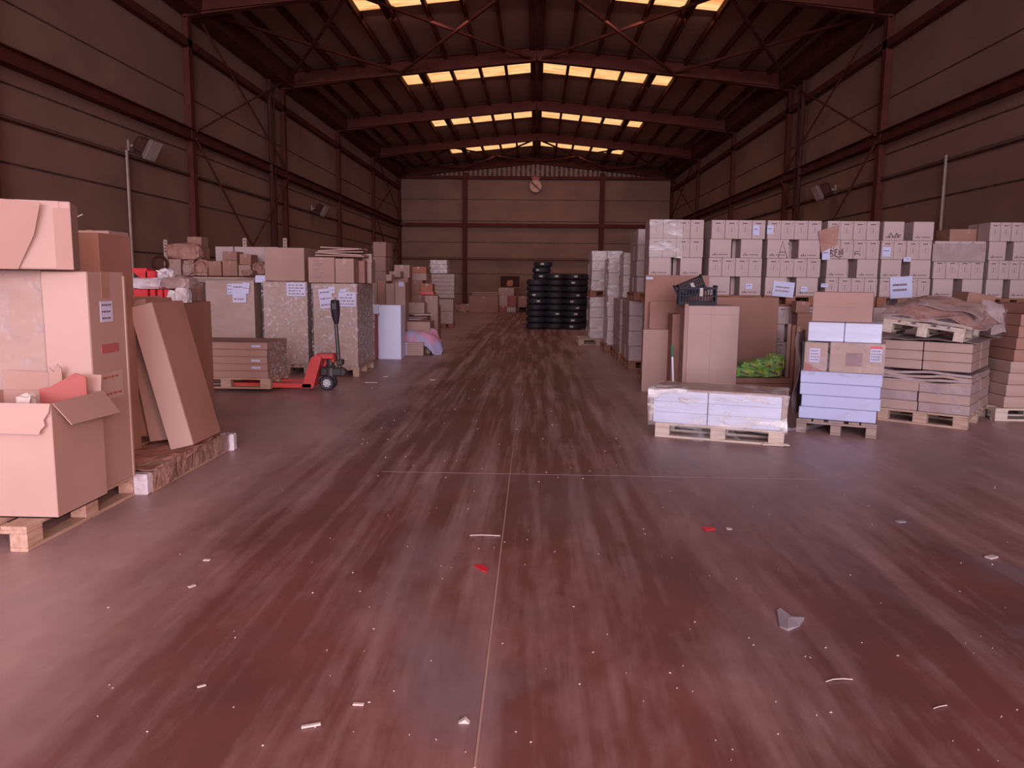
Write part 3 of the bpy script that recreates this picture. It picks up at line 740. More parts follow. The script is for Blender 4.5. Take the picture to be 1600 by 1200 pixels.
# white cabinet panel and red board
p = gp(610, 561); t = thing('white_cabinet', 'tall white cabinet standing on floor right of wrapped boxes', 'cabinet', (at(609, 560, 14.6).x, 14.6 + .2, 0))
part('body', G().bev(-.22, .22, -.2, .2, 0, 1.03, .006), 'whitecab', t)
part('door', G().bev(-.20, .22, -.222, -.202, .015, 1.01, .004), 'whitecab', t)
part('hinge_side', G().bev(-.37, -.21, -.19, -.02, .86, 1.04, .004), 'whitecab', t)
part('handle', G().bx(-.20, -.185, -.235, -.222, .82, .88), 'galv', t)
solo('red_board', G().bev(-.12, .12, -.02, .02, 0, .95, .004), 'redcard', 'dull red board standing between wrapped box and white cabinet', 'board', (at(583, 560, 14.5).x, 14.75, 0))

# ------------------------------------------------------------------ tall wrapped boxes
def tall_wrapped(u0, u1, v0, y, d, label, m='card_film', film='film'):
    a, b = at(u0, v0, y), at(u1, v0, y); W = b.x - a.x; z1 = at((u0 + u1) / 2, v0, y).z
    t = thing('wrapped_box', label, 'wrapped goods', ((a.x + b.x) / 2, y + d / 2, .145)); H = z1 - .145
    part('carton', G().bev(-W / 2, W / 2, -d / 2, d / 2, 0, H, .012), m, t)
    part('corner_board', G().bx(W / 2 - .03, W / 2 + .004, -d / 2 - .004, -d / 2 + .03, 0, H), 'card_pale', t)
    g = G(); n = 14; vs = []; fs = []
    for k in range(n + 1):
        z = H * k / n; q = .010 + .010 * random.random()
        vs += [(-W / 2 - q, -d / 2 - q, z), (0, -d / 2 - q * 1.2, z), (W / 2 + q, -d / 2 - q, z), (W / 2 + q, d / 2 + q, z), (-W / 2 - q, d / 2 + q, z)]
    for k in range(n):
        for b_ in range(5): fs.append((k * 5 + b_, k * 5 + (b_ + 1) % 5, k * 5 + 5 + (b_ + 1) % 5, k * 5 + 5 + b_))
    part('stretch_wrap', g.add(vs, fs), film, t)
    pallet(f'pallet under the {label}'.replace(' with', ', load with')[:90], ((a.x + b.x) / 2, y + d / 2, 0), R(90), d, W + .04, 'wood')
    return t, W, d, H
t, W, d, H = tall_wrapped(320, 396, 438, 12.3, 1.1, 'tall wrapped box farthest left', 'card_film', 'filmt')
sticker(t, 'f', .02, H - .14, .09, .17, W, d, lines=3, off=.03); sticker(t, 'f', .17, H - .20, .22, .30, W, d, lines=2, off=.032, name='paper_sheet'); sticker(t, 'f', .28, H - .12, .11, .17, W, d, lines=1, off=.036, tilt=R(8))
t, W, d, H = tall_wrapped(410, 479, 440, 12.15, 1.15, 'middle tall wrapped box', 'card_film', 'film')
sticker(t, 'f', .19, H - .12, .30, .21, W, d, lines=4, off=.03)
t, W, d, H = tall_wrapped(488, 557, 443, 11.9, 1.2, 'tall wrapped box behind pallet jack', 'card_film', 'film')
sticker(t, 'f', -.13, H - .23, .20, .30, W, d, lines=3, off=.03, tilt=R(-6), name='paper_sheet'); sticker(t, 'f', -.03, H - .10, .09, .10, W, d, lines=1, off=.035, tilt=R(-4))
sticker(t, 'f', .20, H - .24, .27, .22, W, d, lines=4, off=.03, name='paper_sheet'); sticker(t, 'f', .14, H - .13, .10, .10, W, d, lines=1, off=.035)
# on top of them
ZT = 1.50
o = front(414, 476, 387, 440, 12.3, .9, 'large plain carton on top of middle wrapped box', 'card', z0=at(445, 440, 12.15).z + .01)
o = front(482, 523, 402, 442, 12.05, .42, 'carton with printed lines on top of box behind jack', 'card', z0=at(520, 443, 11.9).z + .01)
g = G()
for k, (l, zc) in enumerate(((.22, .33), (.15, .29), (.13, .26), (.10, .2), (.08, .17), (.15, .14), (.13, .10), (.12, .07))):
    g.bx(-.12, -.12 + l, -.2125, -.2105, zc, zc + .012)
part('printed_lines', g, 'ink_pale', o)
front(524, 553, 404, 442, 12.0, .5, 'narrow carton beside the carton with printed lines', 'card', z0=at(520, 443, 11.9).z + .01)
front(553, 570, 407, 442, 12.35, .6, 'brown carton at right end of top row', 'card_dark', z0=at(520, 443, 11.9).z + .01, tape=False)
t = thing('open_carton', 'open carton with raised flap at right end of top row', 'box', (at(577, 440, 12.7).x, 12.7, at(520, 443, 11.9).z + .01))
part('body', G().bev(-.07, .07, -.15, .15, 0, .38, .004), 'card', t)
part('flap', G().bx(-.07, .08, -.155, -.15, 0, .14).xf(Matrix.Translation((0, 0, .37)) @ Matrix.Rotation(R(15), 4, 'X')), 'card_pale', t)
for k in range(5):
    g = G().bev(-.40 + .03 * k, .36, -.22, .22, 0, .022, .003)
    zt = at(523, 402, 12.05).z + .012
    solo('flattened_carton', g, 'card_pale' if k % 2 else 'card', f'flattened carton, {ORD[k]} from the bottom of the heap above printed carton', 'cardboard',
         (at(532, 402, 12.1).x - .01 * k, 12.3, zt + .03 * k), rot=(0, R([1, 3, -1, -3, 2][k]), R([2, -3, 4, -5, 3][k])), group='flattened cartons on the top row')
solo('paper_sheet', G().bx(-.08, .08, -.06, .06, 0, .004), 'paper', 'white paper hanging between first and middle wrapped boxes', 'paper', at(407, 436, 12.3), rot=(R(70), 0, R(8)))

# ------------------------------------------------------------------ rack behind
YR = 14.2
xr0 = at(258, 440, YR).x; xr1 = at(446, 440, YR).x
t = thing('storage_rack', 'long storage rack with light slotted posts against left wall', 'rack', ((xr0 + xr1) / 2, YR + .4, 0)); W = xr1 - xr0
for k, u in enumerate((258, 320, 382, 445)):
    x = at(u, 380, YR + .78).x - (xr0 + xr1) / 2; h = at(u, 372 + 2.5 * (k == 0), YR + .78).z
    pst = part('post', G().bx(x - .035, x + .035, .38, .42, 0, h), 'card_pale', t)
    g = G()
    for q in range(4): g.bx(x - .012, x + .012, .378, .381, h - .06 - .06 * q, h - .035 - .06 * q)
    part('slots', g, 'steel_dark', pst)
zs = at(330, 431, YR).z
for z in (.5, zs - .02): part('shelf', G().bx(-W / 2 - .05, W / 2 + .1, -.4, .35, z - .03, z), 'wood', t)
part('beam', G().bx(-W / 2, W / 2, -.42, -.38, zs - .12, zs - .05), 'galv', t)
for a, b in ((312, 341), (343, 414)):
    xa, xb = at(a, 400, YR).x - (xr0 + xr1) / 2, at(b, 400, YR).x - (xr0 + xr1) / 2
    part('back_panel', G().bx(xa, xb, .32, .35, zs, at(330, 387, YR).z + .05), 'wine', t)
def shelf(u0, u1, v0, v1, label, m='card_dark', y=YR + .02, d=.35, **k): return front(u0, u1, v0, v1, y, d, label, m, **k)
shelf(257, 283, 405, 430, 'pale carton at left end of the rack shelf', 'card', z0=zs)
o = solo('paper_package', blob(.62, .35, .30, .18, 3, 3, sq=.5), 'brownpaper', 'brown paper package on top of left rack carton', 'package', (at(283, 405, YR).x, YR + .2, at(270, 405, YR).z), smooth=False)
solo('paper_package', blob(.42, .35, .30, .35, 4, 5), 'brownpaper', 'crumpled striped brown package left of centre on rack', 'package', (at(307, 430, YR).x, YR + .2, zs))
solo('paper_package', blob(.22, .3, .28, .35, 4, 8), 'card', 'pale crumpled bundle beside striped package on rack', 'package', (at(296, 430, YR).x, YR + .05, zs))
shelf(326, 346, 408, 430, 'dark brown carton in the middle of rack shelf', z0=zs)
shelf(348, 371, 407, 430, 'square brown carton under a smaller one on rack', 'card_dark', z0=zs)
shelf(348, 370, 393, 406.5, 'smaller brown carton stacked on square carton, rack', 'card_dark')
shelf(373, 392, 414, 430, 'pale small carton right of square carton on rack', 'card', z0=zs)
shelf(374, 392, 397, 413.5, 'brown carton stacked on pale small carton, rack', 'card_dark', rot=(0, R(3), 0))
solo('paper_package', blob(.24, .3, .26, .35, 4, 15), 'brownpaper', 'crumpled package at right end of rack shelf', 'package', (at(403, 430, YR).x, YR + .15, zs))
solo('paper_package', blob(.2, .3, .12, .35, 4, 17), 'card_dark', 'flat crumpled wrapping before right rack post', 'package', (at(394, 431, YR).x, YR - .15, zs))
shelf(293, 315, 370, 387, 'old brown carton standing highest behind rack post', 'card_dark', y=YR + .36, d=.3)
shelf(290, 318, 387, 405, 'wide brown carton under the highest rack carton', 'card_dark', y=YR + .40, d=.3)
solo('steel_wire_coil', G().lathe([(.10, 0), (.13, -.03), (.16, 0), (.13, .03)], 18, 'y'), 'steel_dark', 'dark coil hanging at left end of rack', 'coil', at(250, 412, YR - .05))
# lower carton behind
front(293, 322, 442, 560, 13.0, .5, 'dark brown carton left of first tall wrapped box', 'card_dark', z0=0, tape=False)
front(284, 296, 440, 560, 12.2, .4, 'slim brown carton behind leaning boxes', 'card', z0=0, tape=False)

# ------------------------------------------------------------------ pallet with long cartons and pallet jack
YP = 10.05
xr = at(422, 612, YP).x
pallet('pale pallet with long flat cartons held on red jack', (xr - .6, YP + .42, .045), 0, m='wood')
zt = .045 + .145
for k in range(5):
    hh = .093; o = carton(f'long flat carton, {ORD[k]} from the bottom on the jack pallet', 1.18, .82, hh, (xr - .62 + random.uniform(-.008, .008), YP + .43, zt + (hh + .002) * k), m='card', tape=False, name='long_carton', group='long flat cartons on the jack pallet')
    if k in (1, 2, 4): part('paper_label', G().bx(.38, .50, -.4125, -.41, .03, .06), 'paper', o)
g = G(); xs_ = xr - .02
t = solo('loose_stretch_film', crumple(12, 14, lambda s, q: (xs_ + .012 + .02 * math.sin(q * 20) * s, YP + .05 + .80 * s, zt + .01 + .46 * q), .018, 9, 3, .003), 'film', 'crinkled clear film on right end of long flat cartons', 'plastic film')
YJ = 10.45
t = thing('pallet_jack', 'red hand pallet jack with black handle and grey wheel', 'pallet jack', (at(498, 612, YJ).x, YJ, 0))
for q in (-1, 1):
    y = q * .19
    fk = part('fork', G().bev(-1.25, -.02, y - .075, y + .075, .05, .115, .008), 'jack', t)
    part('fork_roller', G().lathe([(.001, -.04), (.035, -.04), (.035, .04), (.001, .04)], 14, 'y', (-1.15, y, .035), closed=False), 'black', fk)
    part('side_plate', G().prism([(-.16, .05), (.0, .05), (.12, .46), (.06, .50), (-.02, .46)], y - .075, y - .06).xf(Matrix.Identity(4)), 'jack', t)
part('frame_back', G().hexa([(-.10, -.26, .06), (-.02, -.26, .06), (-.02, .26, .06), (-.10, .26, .06), (.02, -.2, .46), (.08, -.2, .46), (.08, .2, .46), (.02, .2, .46)]), 'jack', t)
part('top_bracket', G().bev(.0, .24, -.12, .12, .43, .50, .012), 'jack', t)
part('top_bracket_nose', G().bev(.21, .245, -.10, .10, .38, .48, .01), 'jack', t)
part('hydraulic_pump', G().lathe([(.001, .14), (.07, .14), (.08, .2), (.08, .30), (.05, .34), (.05, .42), (.03, .44), (.001, .44)], 18, c=(.17, 0, 0), closed=False), 'black_metal', t)
part('pump_body', G().bev(.04, .34, -.07, .07, .19, .31, .02), 'black_metal', t)
part('pump_cylinder', G().lathe([(.001, -.06), (.045, -.06), (.045, .06), (.001, .06)], 16, 'y', (.34, 0, .25), closed=False), 'black_metal', t)
part('linkage', G().bar((-.08, 0, .12), (.14, 0, .2), .05, .03), 'black_metal', t)
for q in (-1, 1):
    wh = part('steer_wheel', G().lathe([(.055, -.025), (.092, -.025), (.1, -.018), (.1, .018), (.092, .025), (.055, .025)], 28, 'y', (.14, q * .075, .1)), 'black', t)
    g = G().lathe([(.001, -.028), (.020, -.03), (.024, -.02), (.068, -.02), (.072, -.028), (.076, -.02), (.076, .02), (.001, .02)], 28, 'y', (.14, q * .075, .1), closed=False)
    part('wheel_hub', g, 'wheel', wh)
    g = G()
    for k in range(8):
        a = k * math.pi / 4; g.bar((.14 + .022 * math.cos(a), q * .075 - .024, .1 + .022 * math.sin(a)), (.14 + .066 * math.cos(a), q * .075 - .024, .1 + .066 * math.sin(a)), .004, .007, (0, 1, 0))
    part('spokes', g, 'black', wh)
part('fork_yoke', G().bx(.11, .17, -.04, .04, .1, .2), 'black_metal', t)
part('handle_joint', G().bev(.27, .35, -.06, .06, .34, .42, .012), 'black_metal', t)
part('handle_shaft', G().tube([(.30, 0, .30), (.285, 0, .42), (.255, 0, .94)], .026, 12), 'black_metal', t)
hd = part('handle_head', G().tube([(.262, 0, .90), (.257, 0, 1.0), (.254, 0, 1.06), (.25, 0, 1.15), (.25, 0, 1.215), (.25, 0, 1.225)], [.03, .052, .06, .062, .058, .04], 14), 'black', t)
part('grip_opening', G().bev(.215, .285, -.064, -.05, 1.09, 1.19, .008), 'black_metal', hd)
part('release_lever', G().tube([(.25, 0, 1.2), (.255, 0, 1.26)], .008, 6), 'black_metal', hd)

# ------------------------------------------------------------------ near left: tall cartons, open carton, pallet
pallet('pale pallet at the left frame edge under tall cartons', (-3.22, 4.62, 0), R(90), 1.25, .92, 'wood')
PB = .146
t = thing('open_carton', 'open brown carton with folded flaps holding red card, near left', 'box', (-2.985, 4.40, PB)); W, D, H = .62, .50, .655
for nm_, q in (('front_wall', G().bx(-W / 2 + .006, W / 2 - .006, -D / 2, -D / 2 + .006, 0, H)), ('back_wall', G().bx(-W / 2 + .006, W / 2 - .006, D / 2 - .006, D / 2, 0, H)),
               ('left_wall', G().bx(-W / 2, -W / 2 + .006, -D / 2, D / 2, 0, H)), ('right_wall', G().bx(W / 2 - .006, W / 2, -D / 2, D / 2, 0, H)), ('base', G().bx(-W / 2, W / 2, -D / 2, D / 2, 0, .006))):
    part(nm_, q, 'card_pale' if nm_ == 'front_wall' else 'card', t)
tf = Matrix.Translation((0, -D / 2, H)) @ Matrix.Rotation(R(14), 4, 'X')
g = G().prism([(-W / 2, 0), (W / 2, 0), (W / 2 - .005, -.05), (W / 2 - .03, -.09), (W / 2 - .02, -.12), (W / 2 - .045, -.15), (W / 2 - .05, -.172), (-W / 2, -.165)], -.006, 0).xf(Matrix.Translation((0, -D / 2 - .004, H)) @ Matrix.Rotation(R(-12), 4, 'X'))
part('front_flap', g, 'card_pale', t)
g = G().prism([(-D / 2, 0), (D / 2, 0), (D / 2 + .01, -.08), (D / 2 + .02, -.165), (-D / 2 + .03, -.15)], -.006, 0).xf(Matrix.Translation((W / 2 + .006, 0, H + .0)) @ Matrix.Rotation(R(90), 4, 'Z') @ Matrix.Rotation(R(-34), 4, 'X'))
part('side_flap', g, 'card', t)
g = G().prism([(-W / 2, 0), (W / 2, 0), (W / 2, .1), (-W / 2, .12)], -.006, 0).xf(Matrix.Translation((0, D / 2, H)) @ Matrix.Rotation(R(-10), 4, 'X'))
part('back_flap', g, 'card', t)
g = G().prism([(-.10, -.25), (.17, -.25), (.17, .10), (.11, .125), (-.04, .04), (-.10, .03)], -.004, .004)
solo('red_card', g, 'redcard', 'red card sticking up out of the open brown carton', 'card', (-2.87, 4.52, PB + H - .0), R(8))
M['redcard_near'] = M['redcard']
g = G().prism([(-.04, -.25), (.04, -.25), (.045, .14), (.02, .17), (0, .12), (-.03, .15)], -.004, .004)
solo('torn_cardboard', g, 'card', 'torn strip of cardboard standing behind the red card', 'cardboard', (-2.93, 4.60, PB + H - .0), R(5))
solo('crumpled_paper', blob(.09, .08, .09, .5, 3, 2, 2), 'debris', 'small crumpled white paper in the open carton', 'paper', (-2.95, 4.36, PB + H - .07))
# the rest fills the open carton so its content is held
solo('carton_filling', G().bev(-.29, .29, -.23, .23, 0, .40, .01), 'card', 'brown packed goods inside the open near carton', 'goods', (-2.985, 4.40, PB + .008))
# tall narrow carton
t = carton('tall narrow carton with labels on its side, near left', .285, .42, 1.385, (-2.885, 4.895, PB), m='card', tape=False, name='tall_carton')
part('front_panel', G().bx(-.14, .14, -.2125, -.2105, .005, 1.38), 'card_pale', t)
part('top_tape', G().bx(.141, .144, -.06, .03, 1.22, 1.386), 'tape', t)
sticker(t, 'r', -.02, 1.135, .14, .13, .285, .42, lines=3, lm='ink'); sticker(t, 'r', .0, .90, .20, .055, .285, .42, 'redcard', 0, 'printed_bar')
sticker(t, 'r', .0, .66, .26, .17, .285, .42, 'card_pale', 2, 'printed_label', lm='redcard')
part('edge_strip', G().bx(.143, .15, .195, .212, 0, 1.36), 'card_pale', t)
t = carton('wide film wrapped carton at left frame edge', .68, .62, 1.39, (-3.385, 5.02, PB), m='card_film', tape=False, name='wrapped_carton')
part('stretch_wrap', crumple(16, 26, lambda s, q: (-.35 + .70 * s, -.325 - .006 * math.sin(s * 25), .01 + 1.37 * q), .014, 7, 6, .002), 'filmt', t)
zt = PB + 1.39
# carton with torn flap on top
t = thing('torn_carton', 'large carton with torn open flap on top, near left', 'box', (-2.78 - .5 * math.cos(R(24)) - .15 * math.sin(R(24)), 4.62 - .5 * math.sin(R(24)) + .15 * math.cos(R(24)), zt + .005), R(24)); W, D, H = 1.0, .30, .40
part('body', G().bev(-W / 2, W / 2, -D / 2, D / 2, 0, H, .005), 'card_pale', t)
part('inner_face', G().bx(.22, .44, -D / 2 - .004, -D / 2, .01, H), 'white', t).data.materials[0] = M['card_pale']
g = G().prism([(-.48, .0), (.215, .0), (.31, .20), (.355, .385), (-.2, .425), (-.48, .42)], -.008, 0).xf(Matrix.Translation((0, -D / 2 - .012, 0)) @ Matrix.Rotation(R(6), 4, 'X') @ Matrix.Identity(4))
part('torn_flap', g, 'card', t)
part('tape', G().bx(.13, .27, -D / 2 - .032, -D / 2 - .03, .22, .30), 'tape', t)
part('side_flap', G().bx(.41, .50, -D / 2 - .012, -D / 2 - .005, .0, .36), 'card', t)
# carton behind, cable tie ends
t = carton('tall dark brown carton behind the narrow labelled one', .36, .45, 1.66, (at(153, 600, 5.6).x, 5.62, .146), m='card_dark', tape=False, name='tall_carton')
o = front(112, 170, 360, 374, 6.0, .3, 'carton with small white sticker behind tall dark carton', 'card', z0=0)
part('paper_label', G().bx(-.022, .022, -.156, -.151, -.065, -.02).xf(Matrix.Translation((0, 0, at(139, 360, 6.0).z))), 'paper', o)
solo('plastic_strap', G().tube([(at(116, 352, 5.5).x, 5.5, 1.806), at(116, 342, 5.4), at(120, 339, 5.3), at(129, 335, 5.3)], .004, 5), 'debris', 'thin bent plastic strap end above tall dark carton', 'strap')

# wrapped pallet with leaning boxes
pp = pallet('film wrapped pallet under the leaning boxes', (-3.08, 5.88, 0), R(90), 1.34, .82, 'wood')
g = crumple(22, 16, lambda s, q: (-3.52 + .88 * q, 5.22 + 1.32 * s, .158 + .03 * math.sin(s * 7) * math.sin(q * 5) + .01), .035, 6, 5, .004)
solo('brown_wrapping', g, 'brownpaper', 'crumpled glossy brown wrapping spread on the wrapped pallet', 'wrapping')
g = crumple(20, 8, lambda s, q: (-2.655 + .01 * math.sin(s * 9), 5.20 + 1.34 * s, .03 + .15 * q), .012, 9, 8, .003)
solo('loose_stretch_film', g, 'filmb', 'brown tinted film around the side of pallet under leaning boxes', 'plastic film')
def film_block(x, y, label):
    solo('film_wrapped_block', G().bev(x - .065, x + .065, y - .04, y + .04, .0, .15, .01), 'bag', label, 'block')
film_block(-2.735, 5.17, 'shiny film wrapped block at near corner of wrapped pallet')
film_block(-2.69, 6.60, 'shiny film wrapped block at far corner of wrapped pallet')
def leaning(x, y, w_, d, h, lean, label, m1, m2, rz=0, z=.2):
    t = link('leaning_carton', G().bev(-w_, 0, 0, d, 0, h, .005).mesh('leaning_carton', m2)); t.location = (x, y, z)
    t.rotation_euler = (0, R(-lean), R(rz)); tag(t, label, 'box')
    part('front_panel', G().bx(-w_ + .004, -.004, -.003, 0, .004, h - .004), m1, t); return t
leaning(gp(303, 698, .2).x, gp(303, 698, .2).y, .19, .52, 1.135, 14, 'tall pale faced carton leaning left on wrapped pallet', 'card_pale', 'card_dark', 0, .215)
leaning(gp(250, 697, .2).x - .0, 6.05, .20, .45, 1.14, 9.0, 'brown carton leaning behind the pale faced leaning one', 'card', 'card_dark', 0, .21)
leaning(gp(250, 697, .2).x - .22, 6.15, .10, .45, 1.14, 5, 'slim brown carton leaning between tall dark carton and leaners', 'card_dark', 'card', 0, .21)

# red and white goods on a carton behind
yb = 7.35; za = at(245, 473, yb).z
front(196, 292, 473, 700, yb, .7, 'wide brown carton carrying red boxes and white bags', 'card_dark', z0=0, tape=False)
for i, (a, b) in enumerate(((196, 227), (229, 237), (239, 247), (248, 256))):
    u0, u1 = a, b; l = at(u0, 470, yb).x; r = at(u1, 470, yb).x
    solo('red_box', G().bev(l, r, yb + .05 + .02 * i, yb + .35, za + .002, za + at(220, 452, yb).z - za + .0, .004), 'red', f'{["widest left", "second", "third", "rightmost"][i]} of the four bright red boxes in row', 'box', group='red boxes on brown carton')
z1 = at(220, 451, yb).z
solo('white_bag', blob(.36, .3, .11, .2, 3, 21, sq=.45), 'bag', 'crumpled white plastic bag lying over the red boxes', 'bag', (at(222, 450, yb).x, yb + .2, z1))
solo('white_bag', blob(.28, .3, .12, .2, 3, 24, sq=.45), 'greyfilm', 'greyish plastic bag right of the white bag', 'bag', (at(268, 450, yb).x, yb + .2, z1 + .0))
solo('white_bag', blob(.09, .12, .12, .2, 3, 27, sq=.5), 'bag', 'white packet standing right of the red boxes', 'bag', (at(263, 470, yb).x, yb + .12, za))
solo('white_bag', blob(.12, .14, .16, .25, 3, 29, sq=.5), 'bag', 'tall white packet at right end of the row', 'bag', (at(278, 470, yb).x, yb + .12, za))
z2 = z1 + .10
solo('red_packet', G().prism([(-.09, .10), (.09, .10), (.09, 0), (.03, 0)], -.05, .05), 'red', 'pointed bright red packet on top of white bag', 'packet', (at(207, 430, yb).x, yb + .15, z2 - .005))
solo('red_packet', G().bev(-.05, .05, -.05, .05, 0, .08, .01), 'red', 'small square bright red packet on top of white bag', 'packet', (at(226, 432, yb).x, yb + .15, z2 - .005))
solo('white_bag', blob(.16, .14, .10, .5, 4, 33, sq=.7), 'bag', 'twisted top of white plastic bag beside small red packet', 'bag', (at(243, 430, yb).x, yb + .2, z2 - .01))

# ------------------------------------------------------------------ right: leaning cardboard and tall box
def sheet_u(u0, u1, v0, v1, y, label, m='card_dark', th=.03, lean=0, rz=0, fold=True, name='cardboard_sheet'):
    l, r = at(u0, v1, y), at(u1, v1, y); zt_ = at((u0 + u1) / 2, v0, y).z; zb_ = max(0, at((u0 + u1) / 2, v1, y).z)
    W = r.x - l.x; t = link(name, G().bev(-W / 2, W / 2, 0, th, 0, zt_ - zb_, .004).mesh(name, m)); t.location = ((l.x + r.x) / 2, y, zb_)
    t.rotation_euler = (R(-lean), 0, R(rz)); tag(t, label, 'cardboard'); return t
sheet_u(1003, 1100, 430, 613, 11.05, 'large brown cardboard sheet leaning behind the tall carton', 'card_dark', .06, 0, 0); o = C.objects[-1]; o.location.z = 0
part('tape_end', G().bx(-.44, -.34, -.006, -.001, at(1011, 433, 11.05).z - .03, at(1011, 433, 11.05).z + .0), 'paper', o)
sheet_u(1011, 1062, 470, 608, 10.92, 'medium brown cardboard sheet, middle layer beside aisle', 'card_dark', .03).location.z = 0
o = sheet_u(1002, 1048, 515, 613, 10.7, 'short pale brown cardboard sheet nearest the aisle', 'card', .05); o.location.z = 0
sheet_u(1108, 1210, 456, 600, 11.1, 'wide brown cardboard sheet right of the tall pale carton', 'card_dark', .05).location.z = 0
YB = 9.85
o = front(1071, 1150, 478, 602, YB, .85, 'tall pale carton carrying the black crate', 'card_pale', z0=0, tape=False, name='tall_carton')
W = at(1150, 500, YB).x - at(1071, 500, YB).x; H = at(1110, 478, YB).z
part('side_panel', G().bx(-W / 2 - .003, -W / 2, -.42, .42, .01, H - .01), 'card', o)
part('centre_crease', G().bx(-.03, -.027, -.4265, -.4245, .01, H - .01).bx(-W / 2 + .01, W / 2 - .01, -.4265, -.4245, H - .11, H - .107), 'ink_pale', o)
part('front_corner_board', G().bx(-W / 2 - .05, -W / 2 - .006, -.425, -.38, 0, H + .02), 'card', o)
sheet_u(1047, 1069, 477, 604, 10.4, 'narrow dark cardboard panel standing left of tall pale carton', 'card_dark', .35).location.z = 0
t = thing('broom_handle', 'white broom pole with green tip leaning by tall carton', 'broom', (0, 0, 0))
a, b = at(1053, 625, 9.6), at(1050, 540, 9.95); a.z = .0
part('pole', G().tube([a, a.lerp(b, .80)], .013, 10), 'broom', t); part('green_grip', G().tube([a.lerp(b, .80), b], .017, 10), 'greenpl', t)
# black crates
def crate(label, W, D, H, loc, rot):
    t = thing('plastic_crate', label, 'crate', loc, rot=rot)
    part('base', G().bx(-W / 2, W / 2, -D / 2, D / 2, 0, .012), 'black', t)
    for q in (-1, 1):
        g = G(); n = 12
        for k in range(n + 1): x = -W / 2 + .01 + (W - .02) * k / n; g.bx(x - .007, x + .007, q * D / 2 - .008, q * D / 2 + .008, .01, H)
        g.bx(-W / 2, W / 2, q * D / 2 - .012, q * D / 2 + .012, H * .86, H); g.bx(-W / 2, W / 2, q * D / 2 - .009, q * D / 2 + .009, .0, H * .2); g.bx(-W / 2, W / 2, q * D / 2 - .007, q * D / 2 + .007, H * .48, H * .54)
        part('long_side', g, 'black', t)
        g = G(); n = 8
        for k in range(n + 1): y = -D / 2 + .01 + (D - .02) * k / n; g.bx(q * W / 2 - .008, q * W / 2 + .008, y - .007, y + .007, .01, H * 1.1)
        g.bx(q * W / 2 - .012, q * W / 2 + .012, -D / 2, D / 2, H * .95, H * 1.1); g.bx(q * W / 2 - .009, q * W / 2 + .009, -D / 2, D / 2, 0, H * .25)
        part('short_side', g, 'black', t)
    part('paper_label', G().bx(.02, .06, -D / 2 - .016, -D / 2 - .012, H * .5, H * .95), 'debris', t)
    return t
zt = H
p = at(1091, 476, 10.0)
crate('black slatted plastic crate standing on tall pale carton', .46, .32, .23, (p.x, 10.12, zt + .003), (0, 0, R(-6)))
crate('second black crate tilted inside the one on pale carton', .36, .26, .17, (p.x - .05, 10.14, zt + .14), (R(8), R(-24), R(-10)))
# flat cartons with green bags
zg = at(1185, 592, 10.0).z
for k in range(4):
    hh = zg / 4; carton(f'flat dark carton, {ORD[k]} from the floor, under green bags', .80, .6, hh - .003, (at(1186, 600, 10.1).x, 10.4, hh * k), m='card_dark', tape=False, name='flat_carton', group='flat cartons under green bags')
gb = [(1162, 592, .28, .13), (1184, 592, .26, .12), (1206, 592, .26, .16), (1176, 578, .26, .10), (1196, 578, .26, .14), (1214, 572, .22, .20)]
for i, (u, v, sx, sz) in enumerate(gb):
    p = at(u, v, 10.15)
    o = solo('green_bag', blob(sx, .26, sz, .22, 3, 40 + i, 3, .55), 'green', f'green printed bag, {["left of lower layer", "middle of lower layer", "right of lower layer", "left of upper layer", "middle of upper layer", "rightmost and highest"][i]}', 'bag',
             (p.x, 10.28, zg + (0 if i < 3 else .10)), group='green bags on flat cartons')
    part('dark_print', G().bx(-.07, .05, -.138, -.128, sz * .35, sz * .5).xf(Matrix.Rotation(R(18), 4, 'Y')), 'ink', o)
# small cartons behind the white boxes
front(1243, 1265, 471, 489, 11.0, .2, 'small dark brown carton before the white cartons', 'card_dark', rot=(0, R(2), 0), z0=at(1254, 489, 11).z)
front(1240, 1270, 489, 600, 11.02, .25, 'upright brown carton under the small dark one', 'card_dark', z0=0, tape=False)
for k in range(3): sheet_u(1226 + 7 * k, 1232 + 7 * k, 492 + k, 600, 10.8 - .05 * k, f'{ORD[k]} upright thin brown board from the left behind white boxes', 'card_dark' if k % 2 else 'card', .03).location.z = 0

# ------------------------------------------------------------------ wrapped bundle on the front pallet
a, b = gp(1022, 682), gp(1225, 698); dv = b - a; an = math.atan2(dv.y, dv.x); L = dv.length
nrm = Vector((-math.sin(an), math.cos(an), 0)); mid = (a + b) / 2
pallet('pale pallet in front under the glossy white bundle', mid + nrm * .4, an, 1.2, .8, 'wood_pale')
t = thing('wrapped_bundle', 'glossy white bundle in stretch film on front pale pallet', 'wrapped goods', mid + nrm * .31 + Vector((0, 0, .145)), an)
W = L + .04; HB = .315
for k in range(3):
    for i, (x0, x1) in enumerate(((-W / 2, -.11), (-.10, W / 2 - .06))):
        part('white_board', G().bev(x0, x1, -.29 + .004 * k, .28, HB * k / 3, HB * (k + 1) / 3 - .001, .003), 'white_film', t)
part('top_cover', G().bev(-W / 2, W / 2 - .02, -.285, .29, HB - .002, HB + .022, .006), 'card_film', t)
part('end_board', G().bev(W / 2 - .06, W / 2 - .01, -.28, .28, .0, HB, .01), 'card', t)
part('end_board', G().bev(-W / 2 - .05, -W / 2 - .004, -.26, .28, .0, HB + .0, .01), 'card_pale', t)
part('stretch_wrap', crumple(40, 14, lambda s, q: (-W / 2 - .05 + (W + .05) * s, (-.30 - .012 * math.sin(q * 11)) if q < .8 else -.30 + .55 * (q - .8) / .2, -.03 + (HB + .055) * min(1, q / .8)), .022, 5, 11, .002), 'filmglare', t)
